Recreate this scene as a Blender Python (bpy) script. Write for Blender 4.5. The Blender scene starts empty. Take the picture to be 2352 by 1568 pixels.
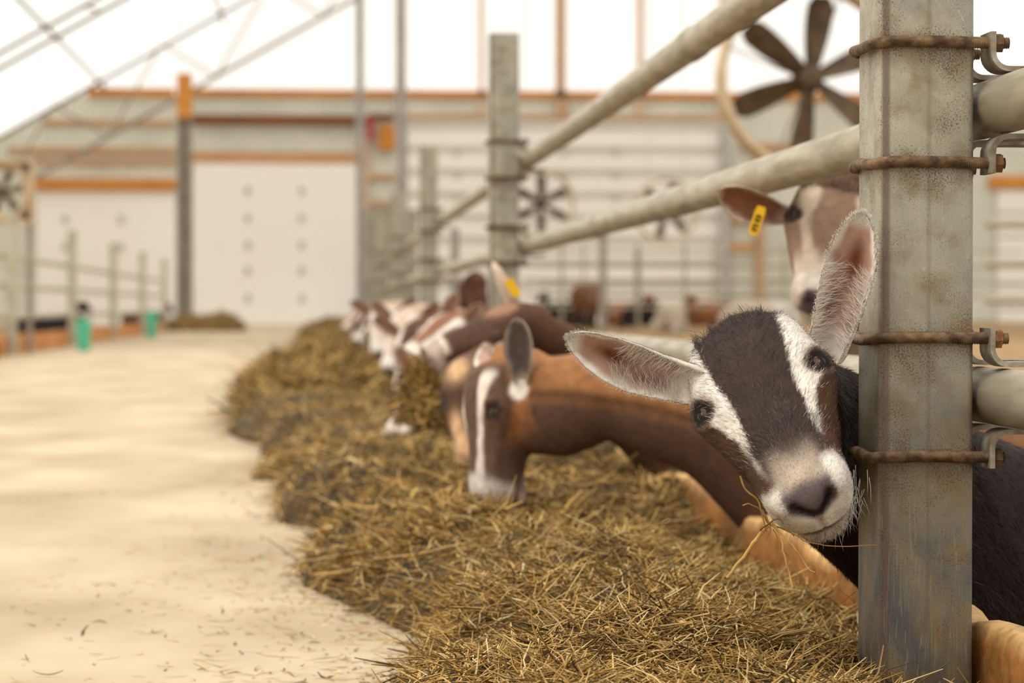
import bpy, math, random
import numpy as np
from mathutils import Vector
R_ = random.Random(7)
rng = np.random.default_rng(11)
C = bpy.context.scene.collection
sc = bpy.context.scene

# ------------------------------------------------------------------ camera
CAMZ = 0.47
FPX = 85.0/36.0*2352
YAW, PITCH = math.radians(4.54), math.radians(-0.815)
cam_d = bpy.data.cameras.new('camera'); cam = bpy.data.objects.new('camera', cam_d); C.objects.link(cam)
cam_d.lens = 85; cam_d.sensor_width = 36; cam_d.clip_start = .05; cam_d.clip_end = 400
cam.location = (0, 0, CAMZ); cam.rotation_euler = (math.pi/2+PITCH, 0, -YAW)
cam_d.dof.use_dof = True; cam_d.dof.focus_distance = 2.50; cam_d.dof.aperture_fstop = 6.6; cam_d.dof.aperture_blades = 0
sc.camera = cam
sc.cycles.max_bounces = 8; sc.cycles.diffuse_bounces = 5
FW = np.array([math.cos(PITCH)*math.sin(YAW), math.cos(PITCH)*math.cos(YAW), math.sin(PITCH)])
RT = np.array([math.cos(YAW), -math.sin(YAW), 0.0])
UP = np.cross(RT, FW)
CP = np.array([0, 0, CAMZ])
def P(u, v, Y):
    """a measured picture point turned into a place in the barn, at lane distance Y"""
    d = FW + RT*((u-1176)/FPX) - UP*((v-784)/FPX)
    return CP + d*(Y/d[1])

# ------------------------------------------------------------------ small helpers
def lin(c):
    c = np.array(c, float)/255.0
    return np.where(c <= .04045, c/12.92, ((c+.055)/1.055)**2.4)
def smooth(a, b, x):
    t = np.clip((x-a)/(b-a), 0, 1); return t*t*(3-2*t)
def vnoise(p, seed=0):
    p = np.asarray(p, float); i = np.floor(p).astype(np.int64); f = p-i; f = f*f*(3-2*f)
    def h(a):
        n = (a[:, 0]*374761393 + a[:, 1]*668265263 + a[:, 2]*2147483647 + seed*974634777) & 0xFFFFFFFF
        n = ((n ^ (n >> 13))*1274126177) & 0xFFFFFFFF
        return ((n ^ (n >> 16)) & 0xFFFF)/65535.0
    o = 0
    for dx in (0, 1):
        for dy in (0, 1):
            for dz in (0, 1):
                w = (f[:, 0] if dx else 1-f[:, 0])*(f[:, 1] if dy else 1-f[:, 1])*(f[:, 2] if dz else 1-f[:, 2])
                o = o + w*h(i+np.array([dx, dy, dz]))
    return o*2-1
def fbm(p, seed=0, n=3):
    p = np.asarray(p, float); o = 0; a = 1
    for k in range(n): o = o+a*vnoise(p*2**k, seed+k); a *= .5
    return o/1.75

def mesh_np(V, faces, mat=None, name='mesh', smooth_=True, cols=None, extra=None):
    """faces: list of int arrays (n,k)"""
    me = bpy.data.meshes.new(name)
    V = np.asarray(V, np.float32)
    me.vertices.add(len(V)); me.vertices.foreach_set('co', V.ravel())
    faces = [np.asarray(f, np.int32) for f in faces if len(f)]
    nl = sum(f.size for f in faces); nf = sum(len(f) for f in faces)
    me.loops.add(nl); me.polygons.add(nf)
    me.loops.foreach_set('vertex_index', np.concatenate([f.ravel() for f in faces]))
    tot = np.concatenate([np.full(len(f), f.shape[1], np.int32) for f in faces])
    st = np.concatenate([[0], np.cumsum(tot)[:-1]]).astype(np.int32)
    me.polygons.foreach_set('loop_start', st); me.polygons.foreach_set('loop_total', tot)
    me.polygons.foreach_set('use_smooth', np.full(nf, smooth_))
    me.update(calc_edges=True)
    if cols is not None:
        a = me.attributes.new('col', 'FLOAT_COLOR', 'POINT')
        a.data.foreach_set('color', np.concatenate([cols, np.ones((len(cols), 1))], 1).astype(np.float32).ravel())
    if extra is not None:
        a = me.attributes.new('nrm', 'FLOAT_VECTOR', 'POINT')
        a.data.foreach_set('vector', np.asarray(extra, np.float32).ravel())
    if mat: me.materials.append(mat)
    return me

class MB:
    """collects shapes that belong to ONE part"""
    def __init__(s): s.V = []; s.F = []; s.n = 0
    def add(s, V, F):
        V = np.asarray(V, float)
        for f in F: s.F.append([i+s.n for i in f])
        s.V.append(V); s.n += len(V); return s
    def box(s, lo, hi, bev=0.0):
        x0, y0, z0 = lo; x1, y1, z1 = hi
        V = [(x, y, z) for z in (z0, z1) for x, y in ((x0, y0), (x1, y0), (x1, y1), (x0, y1))]
        return s.add(V, [(3, 2, 1, 0), (4, 5, 6, 7), (0, 1, 5, 4), (1, 2, 6, 5), (2, 3, 7, 6), (3, 0, 4, 7)])
    def tube(s, pts, r, n=12, caps=True, up=(0, 0, 1), flat=1.0):
        pts = [np.array(p, float) for p in pts]; m = len(pts)
        rs = r if hasattr(r, '__len__') else [r]*m
        V = []; F = []; prev = None
        for k in range(m):
            t = pts[min(k+1, m-1)]-pts[max(k-1, 0)]; t /= (np.linalg.norm(t)+1e-12)
            a = np.array(up, float) if prev is None else prev
            a = a-t*np.dot(a, t)
            if np.linalg.norm(a) < 1e-3: a = np.array([1, .13, 0.])-t*np.dot([1, .13, 0.], t)
            a /= np.linalg.norm(a); b = np.cross(t, a); prev = a
            for q in range(n):
                an = 2*math.pi*q/n
                V.append(pts[k]+rs[k]*(math.cos(an)*a*flat+math.sin(an)*b))
        for k in range(m-1):
            for q in range(n):
                F.append((k*n+q, k*n+(q+1) % n, (k+1)*n+(q+1) % n, (k+1)*n+q))
        if caps: F.append(tuple(range(n))[::-1]); F.append(tuple((m-1)*n+q for q in range(n)))
        return s.add(V, F)
    def extrude(s, prof, axis, a, b):
        """prof: list of 2-D points; axis 'x','y','z'"""
        n = len(prof); V = []
        for w in (a, b):
            for p, q in prof:
                V.append({'x': (w, p, q), 'y': (p, w, q), 'z': (p, q, w)}[axis])
        F = [tuple(range(n))[::-1], tuple(range(n, 2*n))]+[(i, (i+1) % n, n+(i+1) % n, n+i) for i in range(n)]
        return s.add(V, F)
    def build(s, name, mat, parent=None, smooth_=True, ang=35, loc=None):
        me = bpy.data.meshes.new(name)
        V = np.concatenate(s.V)
        if loc is not None: V = V-np.array(loc)
        me.from_pydata(V.tolist(), [], s.F); me.materials.append(mat)
        if smooth_:
            me.polygons.foreach_set('use_smooth', [True]*len(me.polygons))
            try: me.set_sharp_from_angle(angle=math.radians(ang))
            except Exception: pass
        import bmesh
        bm = bmesh.new(); bm.from_mesh(me); bmesh.ops.recalc_face_normals(bm, faces=bm.faces); bm.to_mesh(me); bm.free()
        return link(name, me, parent, loc)
def link(name, me, parent=None, loc=None):
    o = bpy.data.objects.new(name, me); C.objects.link(o)
    if loc is not None: o.location = tuple(loc)
    if parent is not None: o.parent = parent
    return o
def empty(name, loc=(0, 0, 0)):
    o = bpy.data.objects.new(name, None); C.objects.link(o); o.location = tuple(loc); o.empty_display_size = .1; return o
def tag(o, label=None, cat=None, group=None, kind=None):
    if label: o['label'] = label
    if cat: o['category'] = cat
    if group: o['group'] = group
    if kind: o['kind'] = kind
    return o
def put(o, root):
    """keep a part built in place while giving it to a thing whose base is elsewhere"""
    o.parent = root; o.location = Vector(o.location)-root.location; return o
def copy_tree(o, parent=None):
    c = o.copy(); C.objects.link(c); c.parent = parent
    for ch in [x for x in C.objects if x.parent == o]: copy_tree(ch, c)
    return c

# ------------------------------------------------------------------ materials
def newmat(name):
    m = bpy.data.materials.new(name); m.use_nodes = True
    nt = m.node_tree; b = nt.nodes['Principled BSDF']; return m, nt, b
def N(nt, t, **k):
    n = nt.nodes.new(t)
    for a, v in k.items():
        if a.startswith('i_'): n.inputs[a[2:].replace('_', ' ')].default_value = v
        else: setattr(n, a, v)
    return n
def rgba(c): return (*[float(x) for x in lin(c)], 1)
def ramp(nt, stops, fac=None):
    r = N(nt, 'ShaderNodeValToRGB'); e = r.color_ramp.elements
    while len(e) > 1: e.remove(e[-1])
    e[0].position = stops[0][0]; e[0].color = stops[0][1]
    for p, c in stops[1:]:
        x = e.new(p); x.color = c
    if fac is not None: nt.links.new(fac, r.inputs[0])
    return r
def plain(name, c1, c2=None, rough=.7, scale=6, metal=0, bump=0, stretch=(1, 1, 1), detail=5, spec=.3, lo=.35, hi=.65):
    m, nt, b = newmat(name); c2 = c2 or c1
    tc = N(nt, 'ShaderNodeTexCoord'); mp = N(nt, 'ShaderNodeMapping'); mp.inputs['Scale'].default_value = stretch
    nt.links.new(tc.outputs['Object'], mp.inputs[0])
    nz = N(nt, 'ShaderNodeTexNoise', i_Scale=scale, i_Detail=detail); nt.links.new(mp.outputs[0], nz.inputs['Vector'])
    r = ramp(nt, [(lo, rgba(c1)), (hi, rgba(c2))], nz.outputs[0])
    nt.links.new(r.outputs[0], b.inputs['Base Color'])
    b.inputs['Roughness'].default_value = rough; b.inputs['Metallic'].default_value = metal
    b.inputs['Specular IOR Level'].default_value = spec
    if bump:
        bp = N(nt, 'ShaderNodeBump', i_Strength=bump, i_Distance=.01); nt.links.new(nz.outputs[0], bp.inputs['Height']); nt.links.new(bp.outputs[0], b.inputs['Normal'])
    return m

def galvanised():
    """weathered galvanised steel: zinc blotches, vertical drawing lines, rust speckle and grime under each clamp"""
    m, nt, b = newmat('weathered_galvanised'); L = nt.links.new
    tc = N(nt, 'ShaderNodeTexCoord')
    def noise(scale, det, stretch=(1, 1, 1), rgh=.55, dist=0):
        mp = N(nt, 'ShaderNodeMapping'); mp.inputs['Scale'].default_value = stretch; L(tc.outputs['Object'], mp.inputs[0])
        n = N(nt, 'ShaderNodeTexNoise', i_Scale=scale, i_Detail=det, i_Roughness=rgh, i_Distortion=dist); L(mp.outputs[0], n.inputs['Vector']); return n.outputs[0]
    def mix(f, a, c, t='MIX'):
        x = N(nt, 'ShaderNodeMix', data_type='RGBA', blend_type=t)
        if isinstance(f, float): x.inputs[0].default_value = f
        else: L(f, x.inputs[0])
        for s, q in ((6, a), (7, c)):
            if isinstance(q, tuple): x.inputs[s].default_value = q
            else: L(q, x.inputs[s])
        return x.outputs[2]
    def math_(op, a, c, clamp=False):
        x = N(nt, 'ShaderNodeMath', operation=op, use_clamp=clamp)
        for s, q in ((0, a), (1, c)):
            if isinstance(q, (float, int)): x.inputs[s].default_value = q
            else: L(q, x.inputs[s])
        return x.outputs[0]
    big = noise(9, 5, rgh=.6, dist=.6)
    base = ramp(nt, [(.3, rgba((146, 146, 136))), (.5, rgba((180, 175, 154))), (.68, rgba((204, 199, 178)))], big).outputs[0]
    lines = noise(60, 3, (14, 14, .35))
    base = mix(math_('MULTIPLY', lines, .35), base, rgba((150, 138, 118)))
    scr = noise(40, 5, (6, 6, .9), dist=2.2)
    scrm = ramp(nt, [(.60, (0, 0, 0, 1)), (.72, (.5, .5, .5, 1))], scr).outputs[0]
    base = mix(scrm, base, rgba((215, 213, 204)))
    sp = N(nt, 'ShaderNodeSeparateXYZ'); L(tc.outputs['Object'], sp.inputs[0])
    z = sp.outputs[2]
    # lower down, painted-in shade plus dirt: darker and browner, with bare blue-grey patches
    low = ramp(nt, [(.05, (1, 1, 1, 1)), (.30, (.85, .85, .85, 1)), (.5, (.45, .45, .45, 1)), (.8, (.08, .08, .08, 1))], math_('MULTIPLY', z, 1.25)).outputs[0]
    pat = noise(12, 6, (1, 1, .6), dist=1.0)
    worn_shade = ramp(nt, [(.32, rgba((62, 66, 72))), (.44, rgba((96, 94, 86))), (.56, rgba((126, 110, 82))), (.7, rgba((92, 70, 44)))], pat).outputs[0]
    base = mix(low, base, worn_shade)
    # rust haze near clamps (below each rod) + speckle everywhere
    st = []
    def zz(v): return min(max(v*1.0, 0), 1)
    pts = [0.0]
    stops = [(0.0, (.25,)*3+(1,))]
    for zb in (.312, .437, .621, .747, .91):
        stops += [(zb-.05, (.12,)*3+(1,)), (zb-.012, (.75,)*3+(1,)), (zb, (1,)*3+(1,)), (zb+.012, (.45,)*3+(1,)), (zb+.03, (.12,)*3+(1,))]
    stops = sorted(stops, key=lambda a: a[0])[:30]
    near = ramp(nt, stops, z).outputs[0]
    bl0 = ramp(nt, [(.4, (0, 0, 0, 1)), (.7, (1, 1, 1, 1))], noise(17, 6, dist=.8)).outputs[0]
    spk = noise(520, 5, rgh=.75)
    spm = ramp(nt, [(.60, (0, 0, 0, 1)), (.70, (1, 1, 1, 1))], math_('ADD', spk, math_('ADD', math_('MULTIPLY', near, .10), math_('MULTIPLY', bl0, .12)))).outputs[0]
    bl = noise(26, 5)
    blm = ramp(nt, [(.5, (0, 0, 0, 1)), (.72, (1, 1, 1, 1))], math_('ADD', bl, math_('MULTIPLY', near, .16))).outputs[0]
    base = mix(math_('MULTIPLY', blm, .58), base, rgba((128, 100, 58)))
    xx_ = sp.outputs[0]; cr = ramp(nt, [(0, (0, 0, 0, 1)), (.02, (0, 0, 0, 1)), (.05, (1, 1, 1, 1)), (.10, (.9, .9, .9, 1)), (.135, (0, 0, 0, 1))], math_('MULTIPLY', math_('ADD', xx_, .0515), 10.0)).outputs[0]
    base = mix(math_('MULTIPLY', cr, .8), base, rgba((104, 82, 72)))
    seam = ramp(nt, [(0, (1, 1, 1, 1)), (.0009, (.9, .9, .9, 1)), (.0015, (0, 0, 0, 1))], math_('ABSOLUTE', math_('SUBTRACT', xx_, .002), 0.0)).outputs[0]
    base = mix(math_('MULTIPLY', seam, math_('MULTIPLY', lines, .6)), base, rgba((84, 80, 72)))
    vs_ = noise(30, 6, (9, 9, .5), dist=1.6); vm = ramp(nt, [(.55, (0, 0, 0, 1)), (.70, (.7, .7, .7, 1))], vs_).outputs[0]
    base = mix(math_('MULTIPLY', vm, low), base, rgba((150, 144, 124)))
    base = mix(math_('MULTIPLY', spm, .75), base, rgba((84, 58, 34)))
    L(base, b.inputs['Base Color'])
    b.inputs['Metallic'].default_value = .25; b.inputs['Specular IOR Level'].default_value = .4
    rr = ramp(nt, [(.3, (.38,)*3+(1,)), (.7, (.62,)*3+(1,))], big).outputs[0]; L(rr, b.inputs['Roughness'])
    bp = N(nt, 'ShaderNodeBump', i_Strength=.25, i_Distance=.002); L(spk, bp.inputs['Height']); L(bp.outputs[0], b.inputs['Normal'])
    return m
M = {}
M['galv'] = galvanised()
M['pipe'] = plain('weathered_pipe', (150, 138, 116), (184, 174, 152), rough=.45, scale=9, metal=.2, bump=.1, stretch=(5, .8, 5), detail=8)
M['rust'] = plain('rusty_rod', (78, 58, 42), (134, 108, 76), rough=.65, scale=70, metal=.3, bump=.4)
M['rust_orange'] = plain('rusted_nut', (118, 72, 38), (150, 118, 78), rough=.7, scale=90, metal=.2, bump=.4)
M['bracket'] = plain('bracket_steel', (122, 104, 76), (172, 166, 150), rough=.5, scale=45, metal=.3, bump=.25)
M['edge'] = plain('corner_grime', (92, 74, 66), (128, 108, 92), rough=.6, scale=60, stretch=(1, 1, .15))
M['concrete'] = plain('concrete', (168, 148, 118), (200, 181, 150), rough=.85, scale=2.0, detail=9, bump=.05, stretch=(1, .6, 1))
M['orange'] = plain('orange_timber', (184, 118, 44), (220, 152, 70), rough=.7, scale=3, stretch=(.4, 1, 6))
M['orange_v'] = plain('backlit_timber', (206, 172, 140), (224, 196, 168), rough=.7, scale=3, stretch=(6, 1, .4))  # orange studs made paler: backlight and blur are painted into the colour
M['tan'] = plain('tan_timber', (188, 142, 100), (206, 164, 122), rough=.7, scale=3, stretch=(.4, 1, 6))
M['brown'] = plain('brown_timber', (108, 62, 20), (140, 84, 34), rough=.7, scale=3, stretch=(.4, 1, 6))
M['kerb'] = plain('kerb_timber', (176, 112, 52), (218, 150, 84), rough=.7, scale=9, stretch=(1, .15, 1.5), bump=.3)
M['worn_shade'] = plain('worn_board', (140, 84, 38), (206, 140, 76), rough=.6, scale=9, stretch=(1, .35, 1.6), bump=.6, detail=8)
M['siding'] = plain('corrugated_siding', (206, 208, 192), (222, 222, 208), rough=.5, scale=1)
M['greysiding'] = plain('grey_siding', (146, 138, 118), (172, 164, 146), rough=.5, scale=2)
M['door'] = plain('door_panel', (246, 240, 232), (250, 246, 238), rough=.45, scale=.4)
M['doorgap'] = plain('door_seam', (204, 200, 186), (214, 210, 198), rough=.6, scale=.6)
M['dot'] = plain('door_hinge', (196, 190, 174), rough=.5)
M['roofsteel'] = plain('dusty_roof_steel', (84, 78, 58), (104, 96, 74), rough=.6, scale=4)
M['fencesteel'] = plain('pale_galvanised', (172, 166, 144), (196, 190, 168), rough=.5, scale=5, metal=.1)
M['steel'] = plain('painted_steel', (138, 130, 116), (160, 151, 136), rough=.5, scale=4, metal=.3)
M['greysteel'] = plain('pale_steel', (172, 168, 160), (194, 190, 182), rough=.5, scale=4, metal=.2)
M['darksteel'] = plain('dusty_dark_steel', (74, 58, 42), (106, 86, 62), rough=.7, scale=12)
M['shroud'] = plain('dusty_shroud', (186, 160, 122), (214, 192, 158), rough=.6, scale=6)
M['teal'] = plain('teal_plastic', (84, 186, 150), (100, 200, 164), rough=.4, scale=3)
M['tagy'] = plain('yellow_tag', (232, 178, 14), (240, 190, 20), rough=.35, scale=20)
M['tagink'] = plain('tag_ink', (70, 55, 12), rough=.5)
M['bed'] = plain('straw_bedding', (126, 96, 58), (170, 138, 92), rough=.9, scale=8, bump=.4)
M['soil'] = plain('dark_bedding', (60, 44, 30), (92, 70, 46), rough=.95, scale=14, bump=.4)
M['red'] = plain('red_plastic', (150, 52, 66), (170, 60, 74), rough=.5)
M['hoof'] = plain('hoof', (50, 40, 34), rough=.5)
def membrane():
    m, nt, b = newmat('translucent_membrane'); nt.nodes.remove(b)
    out = nt.nodes['Material Output']; t = N(nt, 'ShaderNodeBsdfTranslucent'); t.inputs[0].default_value = (.97, .965, .96, 1)
    d = N(nt, 'ShaderNodeBsdfDiffuse'); d.inputs[0].default_value = (.9, .88, .86, 1)
    x = N(nt, 'ShaderNodeMixShader'); x.inputs[0].default_value = .12
    nt.links.new(t.outputs[0], x.inputs[1]); nt.links.new(d.outputs[0], x.inputs[2]); nt.links.new(x.outputs[0], out.inputs[0])
    return m
M['membrane'] = membrane(); M['roofcloth'] = M['membrane'].copy()
for n_ in M['roofcloth'].node_tree.nodes:
    if n_.type == 'BSDF_TRANSLUCENT': n_.inputs[0].default_value = (.80, .79, .77, 1)
def attr_mat(name, rough=.8, use_n=False, bump=0, nscale=120, sheen=0, spec=.2, trans=0, vary=.0):
    m, nt, b = newmat(name); a = N(nt, 'ShaderNodeAttribute', attribute_name='col')
    col = a.outputs['Color']
    if vary:
        nz = N(nt, 'ShaderNodeTexNoise', i_Scale=nscale, i_Detail=4)
        tc = N(nt, 'ShaderNodeTexCoord'); nt.links.new(tc.outputs['Object'], nz.inputs['Vector'])
        r = ramp(nt, [(.3, (1-vary,)*3+(1,)), (.7, (1+vary*.4,)*3+(1,))], nz.outputs[0])
        mx = N(nt, 'ShaderNodeMix', data_type='RGBA', blend_type='MULTIPLY'); mx.inputs[0].default_value = 1
        nt.links.new(col, mx.inputs[6]); nt.links.new(r.outputs[0], mx.inputs[7]); col = mx.outputs[2]
        if bump:
            bp = N(nt, 'ShaderNodeBump', i_Strength=bump, i_Distance=.004); nt.links.new(nz.outputs[0], bp.inputs['Height']); nt.links.new(bp.outputs[0], b.inputs['Normal'])
    nt.links.new(col, b.inputs['Base Color'])
    b.inputs['Roughness'].default_value = rough; b.inputs['Specular IOR Level'].default_value = spec
    if sheen: b.inputs['Sheen Weight'].default_value = sheen
    if use_n:
        n = N(nt, 'ShaderNodeAttribute', attribute_name='nrm'); nt.links.new(n.outputs['Vector'], b.inputs['Normal'])
    return m
M['coat'] = attr_mat('coat', .75, vary=.25, nscale=60, bump=.25)
M['fur'] = attr_mat('fur', .7, use_n=True, spec=.25)
M['boardcoat'] = attr_mat('chewed_wood', .65, vary=.35, nscale=55, bump=.6)
M['hay'] = attr_mat('hay', .7, spec=.3)
M['lid'] = plain('eyelid_skin', (62, 46, 38), (92, 70, 58), rough=.7, scale=150, bump=.3)
def eye_mat():
    m, nt, b = newmat('goat_eye'); b.inputs['Base Color'].default_value = rgba((84, 56, 26)); b.inputs['Roughness'].default_value = .08
    b.inputs['Coat Weight'].default_value = .6; return m
M['eye'] = eye_mat()
M['pupil'] = plain('pupil', (12, 10, 10), rough=.1)

# ------------------------------------------------------------------ goats
NR = 40
HEAD = np.array([  # s, half width, top, bottom, exponent   (millimetres, s along the nose)
    (-86, 14, 6, -18, 2.0), (-82, 34, 16, -34, 2.0), (-72, 53, 27, -50, 2.2), (-55, 63, 36, -66, 2.4), (-30, 69, 40, -78, 2.4),
    (-8, 73, 39, -84, 2.3), (15, 75, 35, -84, 2.2), (40, 69, 30, -82, 2.2), (65, 60, 27, -78, 2.2),
    (90, 53, 25, -73, 2.2), (112, 48, 24, -71, 2.3), (132, 46, 22, -72, 2.4), (146, 43, 19, -74, 2.4),
    (156, 38, 11, -69, 2.3), (163, 29, 2, -58, 2.2), (167, 14, -12, -42, 2.0)], float)
def head_pts(fr, sc_=1.0):
    O, Rr, Nn, Uu = fr; s_f = np.concatenate([np.linspace(-86, 140, 46), np.linspace(143, 167, 14)])
    rings = []
    for s in s_f:
        w, t, b, e = [np.interp(s, HEAD[:, 0], HEAD[:, k]) for k in (1, 2, 3, 4)]
        an = np.linspace(0, 2*math.pi, NR, endpoint=False); c = np.cos(an); d = np.sin(an)
        x = w*np.sign(c)*np.abs(c)**(2/e); h = np.where(d > 0, t, -b)*np.sign(d)*np.abs(d)**(2/e)
        low = np.clip(-h/90, 0, 1); x = x*(1-.30*low*smooth(-80, 60, s)*(1-.5*smooth(90, 140, s)))
        upm = np.clip(h/35, 0, 1); x = x*(1-upm*(.27*smooth(-50, -5, s)-.05*smooth(90, 130, s)))
        rings.append(O+(s*Nn[None, :]+x[:, None]*Rr[None, :]+h[:, None]*Uu[None, :])*.001*sc_)
    return rings
def loft(mb, rings):
    n = len(rings[0]); V = np.concatenate(rings); F = []
    for k in range(len(rings)-1):
        for q in range(n): F.append((k*n+q, k*n+(q+1) % n, (k+1)*n+(q+1) % n, (k+1)*n+q))
    F.append(tuple(range(n))[::-1]); F.append(tuple((len(rings)-1)*n+q for q in range(n)))
    mb.add(V, F)
def spline(pts, n):
    pts = np.array(pts, float); m = len(pts); t = np.linspace(0, m-1, n); out = []
    for x in t:
        i = min(int(x), m-2); f = x-i
        p0, p1, p2, p3 = pts[max(i-1, 0)], pts[i], pts[i+1], pts[min(i+2, m-1)]
        out.append(.5*((2*p1)+(-p0+p2)*f+(2*p0-5*p1+4*p2-p3)*f*f+(-p0+3*p1-3*p2+p3)*f**3))
    return np.array(out)
def body_tube(mb, pts, n=26, seg=28):
    """pts: (x,y,z,halfwidth,halfheight)"""
    s = spline(pts, n); rings = []
    for k in range(n):
        t = s[min(k+1, n-1), :3]-s[max(k-1, 0), :3]; t /= np.linalg.norm(t)+1e-9
        a = np.cross(t, [0, 0, 1.]); a = a/(np.linalg.norm(a)+1e-9) if np.linalg.norm(a) > .15 else np.array([1., 0, 0])
        b = np.cross(a, t); an = np.linspace(0, 2*math.pi, seg, endpoint=False)
        rings.append(s[k, :3]+np.cos(an)[:, None]*a*s[k, 3]+np.sin(an)[:, None]*b*s[k, 4])
    loft(mb, rings)
def frame(O, Nv, Uv):
    """Nv, Uv in (picture right, picture down, towards the viewer)"""
    k = -FW; conv = lambda v: v[0]*RT+v[1]*(-UP)+v[2]*k
    n = conv(Nv); n /= np.linalg.norm(n); u = conv(Uv); u = u-n*np.dot(u, n); u /= np.linalg.norm(u)
    return (np.array(O, float), np.cross(u, n), n, u)
def loc(fr, p):
    d = (p-fr[0])*1000; return np.stack([d@fr[2], d@fr[1], d@fr[3]], 1)   # s, r, u (mm)
def ear_grid(root, tip, opend, W, bow=None, prof=None, nu=30, nv=17, th=.0035, tw=0.0, cup=.5):
    """a leaf shaped, cupped ear as a closed shell; returns verts, faces, (t, v, side)"""
    root = np.array(root, float); tip = np.array(tip, float); ax = tip-root; L = np.linalg.norm(ax); ax /= L
    o = np.array(opend, float); o = o-ax*np.dot(o, ax); o /= np.linalg.norm(o); sd = np.cross(ax, o)
    bow = np.zeros(3) if bow is None else np.array(bow, float)
    V = []; A = []
    for side in (0, 1):
        for i in range(nu):
            t = i/(nu-1); w = W*np.interp(t, [0, .12, .3, .5, .68, .82, .92, .98, 1], prof or [.40, .52, .78, .98, .98, .80, .52, .24, .03])
            c = root+ax*L*t+bow*math.sin(math.pi*t)
            roll = (1-t)**2
            for j in range(nv):
                v = j/(nv-1)*2-1
                ang = v*(1.15+.9*roll)*cup*2
                rad = w*.5/math.sin(min((1.15+.9*roll)*cup*2, 1.5))
                x = rad*math.sin(ang); y = rad*(1-math.cos(ang))*.9
                nrm = -o*math.cos(ang)+sd*math.sin(ang)
                e = (1-abs(v)**6)*min(1, t*12+.2)*min(1, (1-t)*14)
                V.append(c+sd*x+o*(y-w*.12)+(nrm*th*e if side else 0)); A.append((t, v, side))
    F = []; b = nu*nv
    for i in range(nu-1):
        for j in range(nv-1):
            a = i*nv+j; F.append((a, a+nv, a+nv+1, a+1)); F.append((b+a, b+a+1, b+a+nv+1, b+a+nv))
    for i in range(nu-1):
        for j in (0, nv-1):
            a = i*nv+j; F.append((a, a+nv, b+a+nv, b+a) if j else (a, b+a, b+a+nv, a+nv))
    return np.array(V), F, np.array(A)
def ear_paint(A, pal, seed=1):
    t, v, side = A.T; inner, rim, back = [lin(c) for c in pal]
    k = smooth(.50, .90, np.abs(v)+.10*vnoise(np.stack([t*14, v*4, v*0], 1), seed))
    k = np.maximum(k, smooth(.90, .99, t)); k = np.maximum(k, 1-smooth(.0, .22, t))
    col = inner[None]*(1-k[:, None])+rim[None]*k[:, None]
    return np.where(side[:, None] > .5, back[None], col)
def remesh(V, F, voxel, it=6, fac=.5):
    me = bpy.data.meshes.new('tmp'); me.from_pydata(np.asarray(V).tolist(), [], F)
    import bmesh
    bm = bmesh.new(); bm.from_mesh(me); bmesh.ops.recalc_face_normals(bm, faces=bm.faces); bm.to_mesh(me); bm.free()
    o = bpy.data.objects.new('tmp', me); C.objects.link(o)
    m = o.modifiers.new('r', 'REMESH'); m.mode = 'VOXEL'; m.voxel_size = voxel; m.use_smooth_shade = True
    s = o.modifiers.new('s', 'SMOOTH'); s.iterations = it; s.factor = fac
    dg = bpy.context.evaluated_depsgraph_get(); ev = o.evaluated_get(dg); me2 = ev.to_mesh()
    n = len(me2.vertices); co = np.empty(n*3, np.float32); me2.vertices.foreach_get('co', co)
    nr = np.empty(n*3, np.float32); me2.vertices.foreach_get('normal', nr)
    nl = len(me2.loops); li = np.empty(nl, np.int32); me2.loops.foreach_get('vertex_index', li)
    tt = np.empty(len(me2.polygons), np.int32); me2.polygons.foreach_get('loop_total', tt)
    ls = np.empty(len(me2.polygons), np.int32); me2.polygons.foreach_get('loop_start', ls)
    Q = np.stack([li[ls[tt == 4]+k] for k in range(4)], 1); T = np.stack([li[ls[tt == 3]+k] for k in range(3)], 1) if (tt == 3).any() else np.zeros((0, 3), int)
    ev.to_mesh_clear(); bpy.data.objects.remove(o); bpy.data.meshes.remove(me)
    return co.reshape(-1, 3).astype(float), nr.reshape(-1, 3).astype(float), Q, T
def g3(L_, c, sg):
    d = (L_-np.array(c))/np.array(sg); return np.exp(-.5*(d**2).sum(1))
EY = (12., 68., 13.)
def eye_at(sign): return np.array([EY[0], sign*EY[1], EY[2]])
def sculpt(V, Nn, fr, open_mouth=False):
    L_ = loc(fr, V); near = (np.abs(L_) < 260).all(1); d = np.zeros(len(V))
    for s in (-1, 1):
        a = eye_at(s)
        d += 5*g3(L_, (-12, s*58, 24), (16, 16, 9))          # brow
        d += 6*g3(L_, (12, s*64, 8), (20, 16, 18))
        e = ((L_[:, 0]-a[0])/14)**2+((L_[:, 2]-a[2])/9)**2
        side = (np.sign(L_[:, 1]) == s) & (np.abs(L_[:, 1]) > 40)
        d += np.where(side, -3.5*np.exp(-e**1.5)+1.8*np.exp(-((e**.5-1.45)/.33)**2), 0)
        d += 6*g3(L_, (60, s*46, -45), (30, 20, 24))         # cheek
        d -= 4*g3(L_, (70, s*45, 8), (28, 12, 12))           # hollow beside the bridge
        d += 4*g3(L_, (138, s*36, -30), (16, 14, 16))        # lip pads
        d -= 6*g3(L_, (164, s*19, 2), (8, 4, 4)); d -= 8*g3(L_, (166, s*15, -5), (8, 4, 4)); d -= 6*g3(L_, (167, s*9, -12), (8, 4, 3.5))   # nostril comma
        d += 3*g3(L_, (160, s*24, 6), (9, 7, 6))
    d -= 4.0*np.exp(-.5*((L_[:, 2]+50+.12*(160-L_[:, 0])*.6)/2.6)**2)*smooth(88, 108, L_[:, 0])   # mouth line
    d -= 3*g3(L_, (168, 0, -28), (8, 2.0, 14))               # philtrum
    d += 5*g3(L_, (150, 0, -72), (16, 22, 9))                # chin
    return V+Nn*(d*near*.001)[:, None]

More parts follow.
